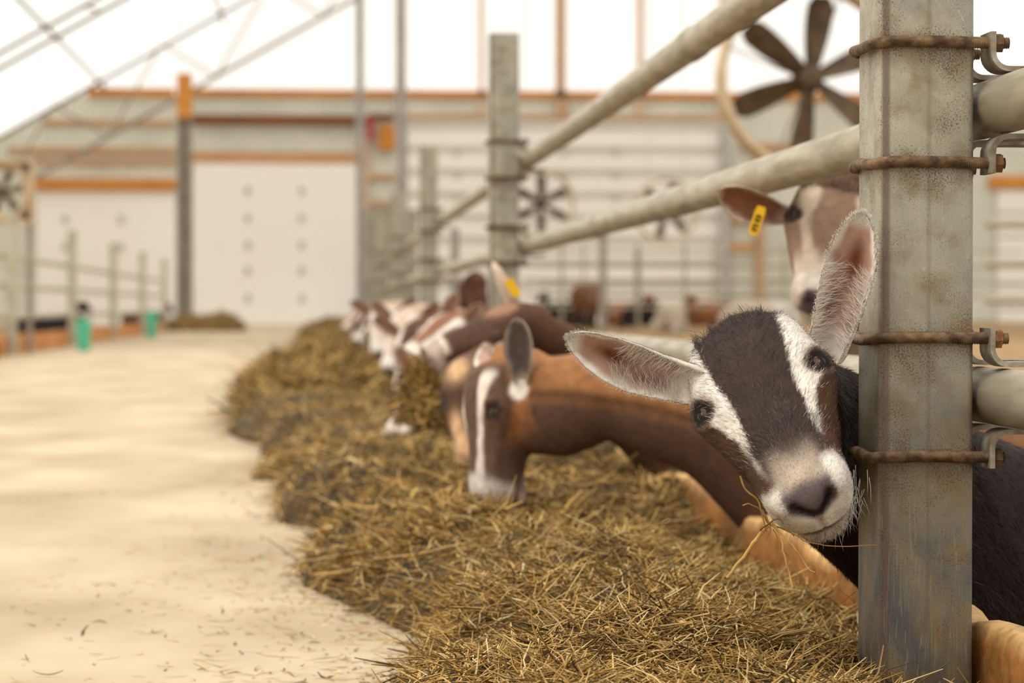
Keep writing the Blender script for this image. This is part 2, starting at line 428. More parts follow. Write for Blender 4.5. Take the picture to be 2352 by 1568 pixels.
def goat(name, label, fr, neck, trunk, legs, paint, ears, group=None, voxel=.011, floor=-.35, extra=None, cat='goat', tailp=True, lidmat=None):
    lidmat = lidmat or M['lid']
    mb = MB(); loft(mb, head_pts(fr))
    O, Rr, Nn, Uu = fr; q = lambda s, r, u: O+(s*Nn+r*Rr+u*Uu)*.001
    b0 = q(-5, 0, -28); b1 = q(-62, 0, -32)
    body_tube(mb, [(*b0, .052, .052), (*b1, .060, .062)]+list(neck), n=20)
    body_tube(mb, trunk, n=26)
    for lg in legs: body_tube(mb, lg, n=14, seg=14)
    if tailp and len(trunk) > 2:
        e = np.array(trunk[-1][:3]); dr = e-np.array(trunk[-2][:3]); dr /= np.linalg.norm(dr)
        body_tube(mb, [(*(e-dr*.04+[0, 0, .04]), .03, .02), (*(e+dr*.05+[0, 0, .09]), .025, .014), (*(e+dr*.10+[0, 0, .12]), .010, .008)], n=8, seg=10)
    V, nr, Q, T = remesh(np.concatenate(mb.V), mb.F, voxel, it=5 if voxel < .005 else 3)
    V = sculpt(V, nr, fr)
    cols = paint(loc(fr, V), V)
    AV, AF4, AC = [V], [Q], [cols]; n = len(V)
    for (Ve, Fe, Ce) in ears:
        AV.append(Ve); AF4.append(np.array(Fe)+n); AC.append(Ce); n += len(Ve)
    V = np.concatenate(AV); cols = np.concatenate(AC)
    base = np.array([trunk[0][0], trunk[0][1], floor])
    root = empty(name, base); tag(root, label, cat, group)
    me = mesh_np(V-base, [np.concatenate(AF4), T], M['coat'], 'body', True, cols)
    link('body', me, root)
    for s in (-1, 1):                                        # eyes
        o_ = Rr*s*.72+Uu*.66+Nn*.14; o_ /= np.linalg.norm(o_); l_ = Nn-o_*np.dot(Nn, o_); l_ /= np.linalg.norm(l_); v_ = Uu-o_*np.dot(Uu, o_)-l_*np.dot(Uu, l_); v_ /= np.linalg.norm(v_)
        c = q(EY[0], s*59.2, 5.6); rE = .0118; m = MB(); m.add(*sphere(c, rE, n=24, m=16)); e = m.build('eye', M['eye'], None); put(e, root)
        pm = MB(); pm.add(*sphere(c+o_*rE*.87, .0028, (l_*1.9, v_*.95, o_*.8))); pp = pm.build('pupil', M['pupil'], None); pp.parent = e
        for sg in (1, -1):
            LV = []; LF = []; na, nb = 17, 8
            for th in (1.13, 1.04):
                for ia in range(na):
                    ph = -1.25+2.5*ia/(na-1); e0 = (.33 if sg > 0 else .30)*max(0, math.cos(ph*1.27))
                    for ib in range(nb):
                        ev = sg*(e0+(1.75-e0)*ib/(nb-1)); k_ = th-(.04 if ib == 0 and th > 1.1 else 0)
                        LV.append(c+rE*k_*(l_*math.sin(ph)+math.cos(ph)*(o_*math.cos(ev)+v_*math.sin(ev))))
            h_ = na*nb
            for ia in range(na-1):
                for ib in range(nb-1):
                    a = ia*nb+ib; LF.append((a, a+1, a+nb+1, a+nb)); LF.append((h_+a, h_+a+nb, h_+a+nb+1, h_+a+1))
                a = ia*nb; LF.append((a, a+nb, h_+a+nb, h_+a))
            m = MB(); m.add(LV, LF); ld = m.build('eyelid', lidmat, None); put(ld, root)
    return root, V, np.concatenate(AF4), cols, base
def sphere(c, r, axes=None, n=14, m=10):
    V = []; F = []
    for i in range(m+1):
        for j in range(n):
            a = math.pi*i/m; b = 2*math.pi*j/n; v = np.array([math.sin(a)*math.cos(b), math.sin(a)*math.sin(b), math.cos(a)])
            if axes is not None: v = v[0]*axes[0]+v[1]*axes[1]+v[2]*axes[2]
            V.append(np.array(c)+v*r)
    for i in range(m):
        for j in range(n): F.append((i*n+j, i*n+(j+1) % n, (i+1)*n+(j+1) % n, (i+1)*n+j))
    return V, F

def ribbons(pos, dirs, nrm, L, W, cols, bend=.35, seg=3, shade_n=None, seed=3):
    """tapered strands: pos (n,3) root, dirs, nrm (n,3)"""
    n = len(pos); rg = np.random.default_rng(seed)
    side = np.cross(dirs, nrm+rg.normal(0, .35, (n, 3))); side /= np.linalg.norm(side, axis=1)[:, None]+1e-9
    V = np.empty((n, 2*seg+1, 3)); bd = rg.normal(0, bend, (n, 1))*side-nrm*np.abs(rg.normal(0, bend*.6, (n, 1)))
    for k in range(seg):
        t = k/seg; c = pos+L[:, None]*(dirs*t+bd*t*t*.6); w = (W*(1-t*.55))[:, None]*.5
        V[:, 2*k] = c-side*w; V[:, 2*k+1] = c+side*w
    V[:, 2*seg] = pos+L[:, None]*(dirs+bd*.6)
    m = 2*seg+1; b = (np.arange(n)*m)[:, None]
    Qs = np.concatenate([b+np.array([2*k, 2*k+1, 2*k+3, 2*k+2]) for k in range(seg-1)]); Ts = b+np.array([2*seg-2, 2*seg-1, 2*seg])
    cc = np.repeat(cols, m, 0); nn = np.repeat(shade_n if shade_n is not None else nrm, m, 0)
    return V.reshape(-1, 3), Qs, Ts, cc, nn
def scatter(V, Q, cols, n, wfun, seed=5):
    """area weighted random points on quads; returns pos, normal, colour, quad index"""
    rg = np.random.default_rng(seed)
    a, b, c, d = [V[Q[:, k]] for k in range(4)]; cr = np.cross(c-a, d-b); ar = np.linalg.norm(cr, axis=1)*.5+1e-15
    nr = cr/(2*ar)[:, None]; cen = (a+b+c+d)/4; w = ar*wfun(cen, nr); w /= w.sum()
    i = rg.choice(len(Q), n, p=w); u = rg.random((n, 1)); v = rg.random((n, 1))
    p = (a[i]*(1-u)+b[i]*u)*(1-v)+(d[i]*(1-u)+c[i]*u)*v
    cc = [cols[Q[i, k]] for k in range(4)]; col = (cc[0]*(1-u)+cc[1]*u)*(1-v)+(cc[3]*(1-u)+cc[2]*u)*v
    return p, nr[i], col, i

# ------------------------------------------------------------------ floor, kerb, bedding
YW = 65.0
m = MB(); m.box((-3.05, -2, -.4), (.70, YW, 0)); tag(m.build('floor', M['concrete'], smooth_=False), kind='structure')
m = MB(); m.box((.745, -2, -.5), (1.9, YW, -.35)); tag(m.build('pen_floor', M['soil'], smooth_=False), kind='structure')
def bedding(name, x0, x1, y0, y1, zf, nx, ny, mat):
    X, Y = np.meshgrid(np.linspace(x0, x1, nx), np.linspace(y0, y1, ny)); X = X.ravel(); Y = Y.ravel()
    Z = zf(X)+.03*fbm(np.stack([X*.9, Y*.5, X*0], 1), 5)
    i = np.arange((ny-1)*nx).reshape(ny-1, nx)[:, :-1].ravel()
    return tag(link(name, mesh_np(np.stack([X, Y, Z], 1), [np.stack([i, i+1, i+nx+1, i+nx], 1)], mat)), kind='structure')
bedding('bedding_ground_right', 1.9, 24, 8, YW, lambda x: -.35+.42*smooth(1.9, 3.4, x), 60, 80, M['bed'])
bedding('bedding_ground_left', -16, -3.10, 10, YW, lambda x: -.03+0*x, 30, 60, M['bed'])
m = MB(); m.box((-3.12, 8, -.05), (-3.05, YW, .19)); tag(m.build('feed_kerb', M['kerb'], smooth_=False), 'orange timber kerb board along the far left side of the feed alley', 'kerb')

# chewed feed board on the right
ys = np.concatenate([np.linspace(1.6, 9, 260), np.linspace(9.2, 60, 60)]); prof = []
V = []; nY = len(ys)
pn = np.stack([ys*9, ys*0, ys*0], 1)
chew = .006*fbm(pn*1.6, 21)-.014*smooth(.0, .5, vnoise(np.stack([ys*8.5, ys*0, ys*0], 1), 9))+.003
zt = .134+chew
xs_ = .010*vnoise(pn*1.3, 31)
for y, z, x in zip(ys, zt, xs_):
    V += [(.700, y, -.02), (.700+x*.2, y, z-.022), (.704+x*.5, y, z-.006), (.712+x, y, z), (.730+x*.6, y, z+.001), (.740, y, z-.006), (.744, y, z-.02), (.744, y, -.35)]
k = 8; b = (np.arange(nY-1)*k)[:, None]
F = np.concatenate([b+np.array([j, j+k, (j+1) % k+k, (j+1) % k]) for j in range(k)])
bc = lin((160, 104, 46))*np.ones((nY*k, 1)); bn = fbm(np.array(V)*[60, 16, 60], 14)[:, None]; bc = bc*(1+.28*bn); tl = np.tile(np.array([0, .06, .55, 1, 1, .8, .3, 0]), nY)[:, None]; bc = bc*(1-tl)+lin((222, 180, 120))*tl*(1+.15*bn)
bs = smooth(.15, .5, vnoise(np.array(V)*[12, 5, 14], 6))[:, None]*.55; bc = bc*(1-bs)+lin((104, 72, 44))*bs
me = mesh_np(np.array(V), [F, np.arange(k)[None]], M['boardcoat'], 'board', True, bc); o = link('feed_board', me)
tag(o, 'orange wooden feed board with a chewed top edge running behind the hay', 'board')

# ------------------------------------------------------------------ clamp posts
def rounded_rect(x0, y0, x1, y1, r, n=4):
    pts = []
    for cx, cy, a0 in ((x1-r, y1-r, 0), (x0+r, y1-r, 90), (x0+r, y0+r, 180), (x1-r, y0+r, 270)):
        for k in range(n+1):
            a = math.radians(a0+90*k/n); pts.append((cx+r*math.cos(a), cy+r*math.sin(a)))
    return pts
PX0, PX1, PH = .585, .687, 1.415
CL = [(.747, .621), (.437, .312), (1.042, .917)]
RZ = [.684, .3745, .98]
def post_proto(Y0, nclamp=3):
    base = (.636, Y0+.05, 0); root = empty('clamp_post', base)
    rel = lambda x, y, z: (x-base[0], y-base[1], z)
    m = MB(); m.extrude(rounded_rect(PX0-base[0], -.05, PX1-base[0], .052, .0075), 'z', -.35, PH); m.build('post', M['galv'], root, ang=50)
    for ci, pair in enumerate(CL[:nclamp]):
        for bi, z in enumerate(pair):
            r = .0060; yf = -.05-r; yb = .052+r; xl = PX0-base[0]-r; sl = .002*(1 if bi else -1)
            xe = PX1-base[0]+(.031 if bi == 0 else .027)
            m = MB(); pts = [(xe-.01, yf, z), (.0, yf, z+.0015), (xl+.030, yf, z+.0012), (xl+.017, yf+.0005, z+.001), (xl+.006, yf+.007, z), (xl-.001, yf+.020, z-.001), (xl-.003, 0, z+sl), (xl-.001, yb-.018, z), (xl+.006, yb-.006, z), (xl+.02, yb, z), (xe-.01, yb, z)]
            m.tube(spline(pts, 60), r, 12); ub = m.build('u_bolt', M['rust'], root, ang=60)
            for yy in (yf, yb):
                m = MB(); n_ = 84; L0, L1 = PX1-base[0]-.019, PX1-base[0]+(.034 if bi == 0 else .030)
                m.tube([(L0+(L1-L0)*i/n_, yy, z) for i in range(n_+1)], [r*(1.03 if i % 4 < 2 else .86) for i in range(n_+1)], 12); m.build('thread', M['rust'], ub, ang=80)
            # bent flat bracket, lying over (or under) the pipe
            zc = RZ[ci]; sg = 1 if bi == 0 else -1; zo = zc+sg*.0325; th = .0055; xb = .707-base[0]-.005; out = []; R1 = .017
            cline = [(xb, z+sg*.011), (xb, z+sg*.004), (xb, zo+sg*(th/2+R1))]
            for k in range(1, 8):
                a = math.pi/2*k/7; cline.append((xb+R1*(1-math.cos(a)), zo+sg*(th/2+R1-R1*math.sin(a))))
            cline += [(xb+.04, zo+sg*(th/2)), (xb+.075, zo+sg*th/2)]
            cl = np.array(cline); t = np.gradient(cl, axis=0); t /= np.linalg.norm(t, axis=1)[:, None]; nn = np.stack([-t[:, 1], t[:, 0]], 1)
            prof = [tuple(p) for p in cl+nn*th/2]+[tuple(p) for p in (cl-nn*th/2)[::-1]]
            m = MB(); m.extrude(prof, 'y', -.068, -.026); m.build('bracket', M['bracket'], root, ang=40); m = MB(); m.extrude(prof, 'y', .03, .07); m.build('bracket', M['bracket'], root, ang=40)
            for yy in (yf, yb):
                m = MB(); hx = [(yy+.0105*math.cos(math.radians(60*k+12)), z+.0105*math.sin(math.radians(60*k+12))) for k in range(6)]
                m.extrude(hx, 'x', xb+th/2, xb+th/2+.009); m.build('nut', M['rust_orange'] if (ci, bi) in ((1, 0), (0, 1)) else M['rust'], ub, smooth_=False)
    return root
SP = 5.83
labels = ['near square galvanised steel post with rusty clamps, right of the hero goat at full height',
          'blurred steel clamp post standing beyond the resting ears, second along the feed line',
          'small blurred steel clamp post, third along the feed line',
          'faint steel clamp post, fourth along the feed line', 'very faint distant clamp post, fifth along the feed line']
labels[0] = 'large square galvanised steel post with rusty clamps, nearest to the viewer'
labels[1] = 'blurred square steel post with diagonal looking pipes leaving it, second along the feed line'
p0 = post_proto(2.50)
for i, Lb in enumerate(labels):
    o = p0 if i == 0 else copy_tree(p0)
    if i: o.location.y += SP*i
    tag(o, Lb, 'post', 'clamp posts along the right of the feed alley')

RN = ['second', 'neck', 'top']
def pipe(name, a, b, r, label, couple=None, mat='pipe', n=24):
    a = np.array(a, float); b = np.array(b, float); root = empty(name, a); d = b-a; L = np.linalg.norm(d); d /= L
    m = MB(); e = .004; m.tube([d*0, d*.0008, d*e, d*L*.5, d*(L-e), d*(L-.0008), d*L], [r*.86, r*.93, r, r, r, r*.93, r*.86], n)
    m.build('tube', M[mat], root, ang=50)
    if couple:
        m = MB(); c = d*L*couple; m.tube([c-d*.05, c-d*.047, c+d*.047, c+d*.05], [r*1.02, r*1.09, r*1.09, r*1.02], n); m.build('coupling', M[mat], root, ang=50)
    return tag(root, label, 'rail', 'pipe rails of the feed line')
secn = ['between the nearest post and the blurred second post', 'between the second and third posts', 'between the third and fourth posts', 'between the fourth and fifth posts']
zn = {.684: 'middle', .3745: 'lowest, neck height', .98: 'topmost'}
for z in (.684, .3745, .98):
    pipe('rail', (.722, 1.2, z), (.722, 2.617, z), .0305, 'steel pipe rail to the right of the nearest post, '+zn[z]+' one' if z != .98 else 'steel pipe rail above the frame right of the nearest post')
    for k in range(4):
        pipe('rail', (.722, 2.622+SP*k, z), (.722, 2.615+SP*(k+1), z), .030, zn[z]+' grey pipe rail '+secn[k], couple=(.35 if z == .98 else .62 if z == .684 else None), n=24 if k < 2 else 12)

# ------------------------------------------------------------------ hay
LE = np.array([(0.5, .20), (2.2, .14), (2.6, .10), (3.02, .12), (3.4, .14), (3.75, .07), (4.1, -.01), (4.55, -.0), (4.97, .04), (5.27, -.10), (5.9, -.11), (6.44, -.11), (7.8, -.17), (9.0, -.30), (9.85, -.33), (12, -.40), (14.1, -.40), (17, -.2), (20, -.08), (24, -.28), (30, -.20), (40, -.32), (45, -.1), (62, 0)])
def hay_h(X, Y):
    xl = np.interp(Y, LE[:, 0], LE[:, 1])+.04*vnoise(np.stack([Y*2.2, X*0, X*0], 1), 77)
    hb = np.interp(Y, [2, 2.6, 3.1, 3.6, 4.2, 5, 6, 9], [.06, .06, .05, .062, .082, .10, .125, .14])
    hm = np.interp(Y, [1, 2.3, 3.1, 4.2, 5.5, 7, 10, 20, 60], [.10, .12, .125, .13, .12, .14, .17, .2, .2])
    t = np.clip((X-xl)/.22, 0, 1); up = np.sqrt(t*(2-t))
    tb = smooth(.42, .70, X); h = (hm*(1-tb)+hb*tb)*up
    lump = .055*fbm(np.stack([X*5, Y*3.2, X*0], 1), 3)+.02*fbm(np.stack([X*14, Y*10, X*0], 1), 8)
    return np.where(X < xl, -.03, h+lump*up*smooth(0, .3, t+.05)-.008)
yy = np.concatenate([np.linspace(.9, 9, 420), np.linspace(9.05, 62, 300)]); xx = np.linspace(-.55, .70, 120)
X, Y = np.meshgrid(xx, yy); X = X.ravel(); Y = Y.ravel(); Z = hay_h(X, Y)
Z += np.where(Z > 0, .006*vnoise(np.stack([X*60, Y*45, X*0], 1), 4), 0)
nx = len(xx); ny = len(yy); i = np.arange((ny-1)*nx).reshape(ny-1, nx)[:, :-1].ravel()
Q = np.stack([i, i+1, i+nx+1, i+nx], 1); Q = Q[(Z[Q] > -.02).any(1)]
nz = vnoise(np.stack([X*40, Y*30, X*0], 1), 12)[:, None]*.5+.5
c_h = lin((48, 36, 16))*(1-nz)+lin((86, 66, 30))*nz
HV, HQ, HC = [np.stack([X, Y, Z], 1)], [Q], [c_h]
PAL = lin(np.array([(218, 182, 116), (194, 154, 84), (158, 122, 60), (130, 98, 47), (100, 76, 36), (110, 95, 46), (72, 53, 25), (228, 202, 148)]))
def stalks(n, y0, y1, Lr, Wr, seed, tri=True, steep=.45, xr=None, zadd=.012, hf=None, pw=1.6, pal=(.12, .22, .2, .16, .1, .1, .06, .04), curl=1.1):
    rg = np.random.default_rng(seed); u = rg.random(n*3)
    a, b = y0**(1-pw), y1**(1-pw); Yp = (a+(b-a)*u)**(1/(1-pw)); 
    Xp = rg.uniform(xr[0] if xr else -.5, xr[1] if xr else .705, n*3)
    Zp = (hf or hay_h)(Xp, Yp); k = Zp > -.005; Xp, Yp, Zp = Xp[k][:n], Yp[k][:n], Zp[k][:n]; n = len(Xp)
    L = rg.uniform(*Lr, n)*rg.choice([.6, 1, 1.5], n, p=[.4, .45, .15]); W = rg.uniform(*Wr, n)
    az = rg.uniform(0, 2*math.pi, n); el = rg.normal(0, steep, n)
    d = np.stack([np.cos(az)*np.cos(el), np.sin(az)*np.cos(el), np.abs(np.sin(el))], 1)
    p = np.stack([Xp, Yp, Zp+rg.uniform(-.008, zadd, n)], 1)
    s = np.cross(d, [0, 0, 1.]); s /= np.linalg.norm(s, axis=1)[:, None]+1e-6; up = np.cross(s, d)
    c1 = rg.normal(0, curl, (n, 1)); c2 = rg.normal(-.15, curl*.5, (n, 1)); kink = rg.normal(0, .9, (n, 1))
    seg = 5; ks = 3 if tri else 2; V = np.empty((n, seg, ks, 3))
    for q in range(seg):
        t = q/(seg-1)-.5
        c = p+L[:, None]*(d*t+s*(c1*t*t+kink*abs(t)*t)+up*(c2*t*t))
        w = W[:, None]*(.55 if q in (0, seg-1) else 1)*.5
        if tri:
            for j in range(3):
                an = 2*math.pi*j/3+.5; V[:, q, j] = c+w*(math.cos(an)*s+math.sin(an)*up)
        else:
            fa = rg.uniform(-.9, .9, (n, 1)) if q == 0 else fa
            V[:, q, 0] = c-w*(s*np.cos(fa)+up*np.sin(fa)); V[:, q, 1] = c+w*(s*np.cos(fa)+up*np.sin(fa))
    V[..., 2] = np.maximum(V[..., 2], .001)
    V[..., 0] = np.minimum(V[..., 0], .697)
    inpost = (np.abs(V[..., 1]-2.551) < .055) & (V[..., 0] > .580) & (V[..., 0] < .692)
    V[..., 0] = np.where(inpost, .579, V[..., 0])
    b = (np.arange(n)*seg*ks)[:, None]; F = []
    for q in range(seg-1):
        for j in range(ks if tri else 1):
            F.append(b+np.array([q*ks+j, q*ks+(j+1) % ks, (q+1)*ks+(j+1) % ks, (q+1)*ks+j]))
    col = PAL[rg.choice(len(PAL), n, p=np.array(pal)/sum(pal))]*rg.uniform(.75, 1.15, (n, 1))
    HV.append(V.reshape(-1, 3)); HQ.append(np.concatenate(F)); HC.append(np.repeat(col, seg*ks, 0))
stalks(20000, 2.15, 4.0, (.028, .075), (.0012, .0028), 1, steep=.42, pal=(.2, .26, .18, .12, .08, .06, .04, .08))
stalks(8000, 2.15, 4.2, (.010, .028), (.0015, .0035), 2, tri=False, steep=.5, pal=(.05, .12, .2, .2, .2, .15, .08, 0))
stalks(26000, 3.7, 9.5, (.03, .09), (.0018, .0045), 3, tri=False, steep=.42, pal=(.08, .2, .24, .2, .1, .12, .06, .02))
stalks(16000, 9, 62, (.08, .16), (.006, .012), 4, tri=False, steep=.5, zadd=.03, pal=(.03, .14, .26, .24, .12, .15, .06, 0))
off = 0; allQ = []
for v, q in zip(HV, HQ): allQ.append(q+off); off += len(v)
me = mesh_np(np.concatenate(HV), [np.concatenate(allQ)], M['hay'], 'hay', True, np.concatenate(HC))
tag(link('hay_windrow', me), 'long heap of golden brown hay lying against the feed board', 'hay', kind='stuff')
# loose bits swept over the concrete
HV, HQ, HC = [], [], []
def fl(Xp, Yp):
    xl = np.interp(Yp, LE[:, 0], LE[:, 1]); dd = xl-Xp
    pr = np.exp(-dd/np.where(Yp < 4.8, .13, .08))*.95+.008+.04*(vnoise(np.stack([Xp*3, Yp*1.5, Xp*0], 1), 6) > .45)
    return np.where((dd > -.05) & (np.random.default_rng(5).random(len(Xp)) < pr), .0015, -1)
stalks(9000, 2.7, 14, (.010, .040), (.0012, .003), 8, tri=False, steep=.1, xr=(-1.3, .2), zadd=.002, hf=fl)
off = 0; allQ = []
for v, q in zip(HV, HQ): allQ.append(q+off); off += len(v)
tag(link('scattered_hay', mesh_np(np.concatenate(HV), [np.concatenate(allQ)], M['hay'], 'scatter', True, np.concatenate(HC))), 'loose bits of hay scattered over the pale concrete left of the heap', 'hay', kind='stuff')
# pile by the far left column
def mound(name, cx, cy, rx, ry, h, n, label, seed, z0=0, drop=1.0, Lr=(.12, .25), Wr=(.01, .02)):
    rg = np.random.default_rng(seed); V, F = sphere((0, 0, 0), 1, n=40, m=20); V = np.array(V); F = np.array(F)
    V = V*[rx, ry, h]; V[:, 2] = np.where(V[:, 2] < 0, V[:, 2]*.02, V[:, 2]*(.75+.35*vnoise(V*[1/rx*1.6, 1/ry*1.6, .3], seed))); V += [cx, cy, z0]
    c = np.tile(lin((104, 80, 38)), (len(V), 1)); L_ = [V]; Qs = [F]; Cc = [c]
    p, nn, cc, _ = scatter(V, F, c, n, lambda a, b: (a[:, 2] > z0+.02)*1.0+1e-9, seed)
    d = rg.normal(0, 1, p.shape); d -= nn*(d*nn).sum(1)[:, None]*.7; d /= np.linalg.norm(d, axis=1)[:, None]
    col = PAL[rg.choice(8, n, p=np.array([.05, .15, .25, .2, .12, .15, .08, 0]))]
    v, q, t, c2, _ = ribbons(p-d*.05, d, nn, rg.uniform(*Lr, n), rg.uniform(*Wr, n), col, seed=seed)
    v[:, 2] = np.maximum(v[:, 2], z0+.002)
    V = np.concatenate([V, v]); me = mesh_np(V-[cx, cy, z0], [np.concatenate([F, q+len(L_[0])]), t+len(L_[0])], M['hay'], name, True, np.concatenate([c, c2]))
    return tag(link(name, me, loc=(cx, cy, z0)), label, 'hay', kind='stuff')
a = P(465, 750, 48)
mound('hay_pile', a[0], 48, .85, .9, .46, 3000, 'brown hay pile on the concrete beside the far steel column', 41)
for k, (u, v, Yq, rx, h) in enumerate([(735, 832, 20.3, .22, .07), (765, 765, 34, .30, .16), (668, 1085, 6.7, .11, .055)]):
    a = P(u, v, Yq); mound('hay_clump', a[0], Yq, rx, rx*1.6, h, 900, ['small dark clump of hay at the edge of the heap, far along', 'distant clump of hay at the far end of the heap', 'dark tuft of hay at the left edge of the heap, half way along'][k], 50+k, Lr=(.04, .1), Wr=(.003, .008))

# ------------------------------------------------------------------ the goat that looks at us
TILT = math.radians(20); A_ = math.radians(43)
cd, sd_ = math.cos(TILT), math.sin(TILT)
dwn = np.array([sd_, cd, 0]); tow = np.array([0, 0, 1.])
Hn = dwn*math.cos(A_)+tow*math.sin(A_); Hu = -dwn*math.sin(A_)+tow*math.cos(A_)
HO = P(1746, 888, 2.475)
HF = frame(HO, Hn, Hu+np.array([-.12*cd, .12*sd_, 0]))
ca, sa = math.cos(A_), math.sin(A_)
def mixc(col, w, c): return col*(1-w[:, None])+np.asarray(c)[None]*w[:, None]
DK, BR, WH, BE, NO = lin((60, 47, 41)), lin((74, 48, 31)), lin((232, 222, 208)), lin((196, 176, 156)), lin((112, 98, 98))
def paint_hero(L_, V):
    s, r, u = L_.T; d = (s*ca-u*sa)*2.28; x = r*2.26; n = fbm(L_*.055, 3)*9+fbm(L_*.25, 5)*5; ax = np.abs(x)
    col = np.tile(BR, (len(s), 1)); front = (u > -100) & (s > -95)
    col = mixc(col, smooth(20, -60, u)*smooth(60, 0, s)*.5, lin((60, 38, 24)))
    xi = np.interp(d, [-150, -124, -54, 0, 76, 151, 203], [104, 100, 90, 78, 77, 76, 66])
    xo = np.interp(d, [-150, -66, -20, 18, 50, 85, 156, 200], [230, 220, 176, 150, 118, 99, 84, 72])
    fr_ = smooth(-75, -40, u)
    w = smooth(-4, 5, ax-xi+n)*smooth(-5, 6, xo-ax+n)*smooth(215, 140, d+n)*fr_; w2 = w*(1-.55*smooth(90, 150, d))
    col = mixc(col, w2, WH)
    wd = smooth(5, -5, ax-xi+n)*smooth(230, 180, d)*fr_; col = mixc(col, wd, DK)
    # dark patch in front of each ear base stays pale, rims of the eyes grey brown
    e = np.minimum(((s-12)/17)**2+((u-14)/11)**2, 9); col = mixc(col, np.where(np.abs(r) > 44, smooth(1.7, .9, e), 0), lin((96, 76, 66)))
    col = mixc(col, np.where(np.abs(r) > 44, smooth(.9, .5, e), 0), lin((26, 18, 15)))
    # muzzle
    bz = smooth(122, 212, d+n*1.4)*smooth(74, 40, ax); col = mixc(col, bz, BE)
    side = np.where(x < 0, smooth(196, 222, d+n-.25*(ax-60)), smooth(170, 196, d+n-.15*(ax-60)))*smooth(48, 60, ax)*smooth(np.interp(d, [180, 230, 300], [92, 112, 200]), np.interp(d, [180, 230, 300], [84, 100, 180]), ax)
    col = mixc(col, side*(s > 90), WH)
    col = mixc(col, smooth(276, 296, d)*(s > 108), WH)
    col = mixc(col, smooth(112, 124, s)*smooth(-36, -46, u), WH)
    col = mixc(col, smooth(66, 58, ax+n*.5)*smooth(205, 236, d+n*.6-.1*ax)*smooth(316, 296, d+n*.4+ax*.55-8), NO)
    col = mixc(col, smooth(13, 5, ax)*smooth(285, 292, d)*smooth(345, 335, d)*.6, lin((150, 116, 104)))
    ml = np.exp(-.5*((u+50+.072*(160-s))/3.4)**2)*smooth(96, 116, s); col = mixc(col, np.clip(ml*1.1, 0, 1), lin((112, 70, 58)))
    for q in (-1, 1):
        for (rr, uu) in ((20, 3), (17, -3), (13, -8), (8, -13), (3, -16)):
            col = mixc(col, np.clip(1.25*np.exp(-.5*(((r-q*rr)/3.6)**2+((u-uu)/3.4)**2)), 0, 1)*(s > 152), lin((34, 24, 22)))
    # neck and trunk: dark chocolate, chest a little lighter
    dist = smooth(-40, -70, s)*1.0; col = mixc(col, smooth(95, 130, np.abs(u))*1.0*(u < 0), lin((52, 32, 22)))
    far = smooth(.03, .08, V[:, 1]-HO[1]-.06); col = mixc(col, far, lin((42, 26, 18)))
    return col
q = lambda s, r, u: HO+(s*HF[2]+r*HF[1]+u*HF[3])*.001
FWn = FW/np.linalg.norm(FW)
earL = ear_grid(P(1608, 880, 2.50), P(1303, 774, 2.50), -FW-UP*.35, .0485, bow=-UP*.0055+FW*.004, prof=[.80, .82, .92, 1.06, 1.0, .80, .54, .27, .04], nu=44, nv=21, cup=.5)
earR = ear_grid(P(1896, 822, 2.50), P(1982, 487, 2.472), -FW-RT*.30+UP*.0, .0500, bow=RT*.003, prof=[.74, .80, .92, 1.06, 1.06, .86, .58, .30, .04], nu=44, nv=21, cup=.5)
def hero_ear_col(A):
    t, v, side = A.T; inner = lin((178, 140, 122)); rim = lin((238, 228, 214)); dk = lin((104, 54, 28))
    n = vnoise(np.stack([t*9, v*3, v*0], 1), 2)*.12
    k = smooth(.50, .86, np.abs(v)+n); k = np.maximum(k, smooth(.86, .97, t)); k = np.maximum(k, smooth(.30, .05, t)*.9)
    col = inner[None]*(1-k[:, None])+rim[None]*k[:, None]
    hole = np.exp(-((t-.66)/.16)**2-((v-.05)/.30)**2)+.8*np.exp(-((t-.36)/.13)**2-((v+.35)/.2)**2)+.8*np.exp(-((t-.3)/.16)**2-((v-.42)/.18)**2)
    col = mixc(col, np.clip(hole*1.1, 0, 1), dk)
    return np.where(side[:, None] > .5, lin((214, 200, 184))[None], col)
ears = [(earL[0], earL[1], hero_ear_col(earL[2])), (earR[0], earR[1], hero_ear_col(earR[2]))]
hn = [(.500, 2.585, .350, .060, .078), (.560, 2.700, .315, .056, .095), (.690, 2.790, .235, .070, .12), (.82, 2.90, .14, .10, .17)]
ht = [(.80, 2.86, .13, .09, .15), (.90, 2.96, .10, .135, .20), (1.10, 3.15, .08, .16, .22), (1.32, 3.42, .08, .17, .22), (1.48, 3.62, .09, .14, .18), (1.54, 3.70, .09, .06, .09)]
def legs4(x0, y0, x1, y1, z0, fl=-.35, w=.09):
    """front pair near (x0,y0), hind pair near (x1,y1)"""
    d = np.array([x1-x0, y1-y0]); d /= np.linalg.norm(d); p = np.array([-d[1], d[0]]); out = []
    for s in (-1, 1):
        a = np.array([x0, y0])+p*s*w
        out.append([(*a, z0-.06, .055, .055), (*a, z0-.20, .036, .036), (*(a-d*.01), z0-.30, .024, .026), (*a, fl+.06, .019, .019), (*a, fl+.03, .022, .022), (*a, fl, .026, .026)])
        a = np.array([x1, y1])+p*s*w
        out.append([(*(a-d*.02), z0-.02, .07, .08), (*(a-d*.07), z0-.17, .045, .05), (*(a+d*.05), z0-.27, .026, .03), (*(a+d*.02), fl+.07, .020, .020), (*a, fl+.03, .022, .022), (*(a-d*.01), fl, .027, .027)])
    return out
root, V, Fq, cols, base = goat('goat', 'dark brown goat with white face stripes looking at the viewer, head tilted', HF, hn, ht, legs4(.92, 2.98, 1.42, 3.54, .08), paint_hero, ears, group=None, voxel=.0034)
hero = root
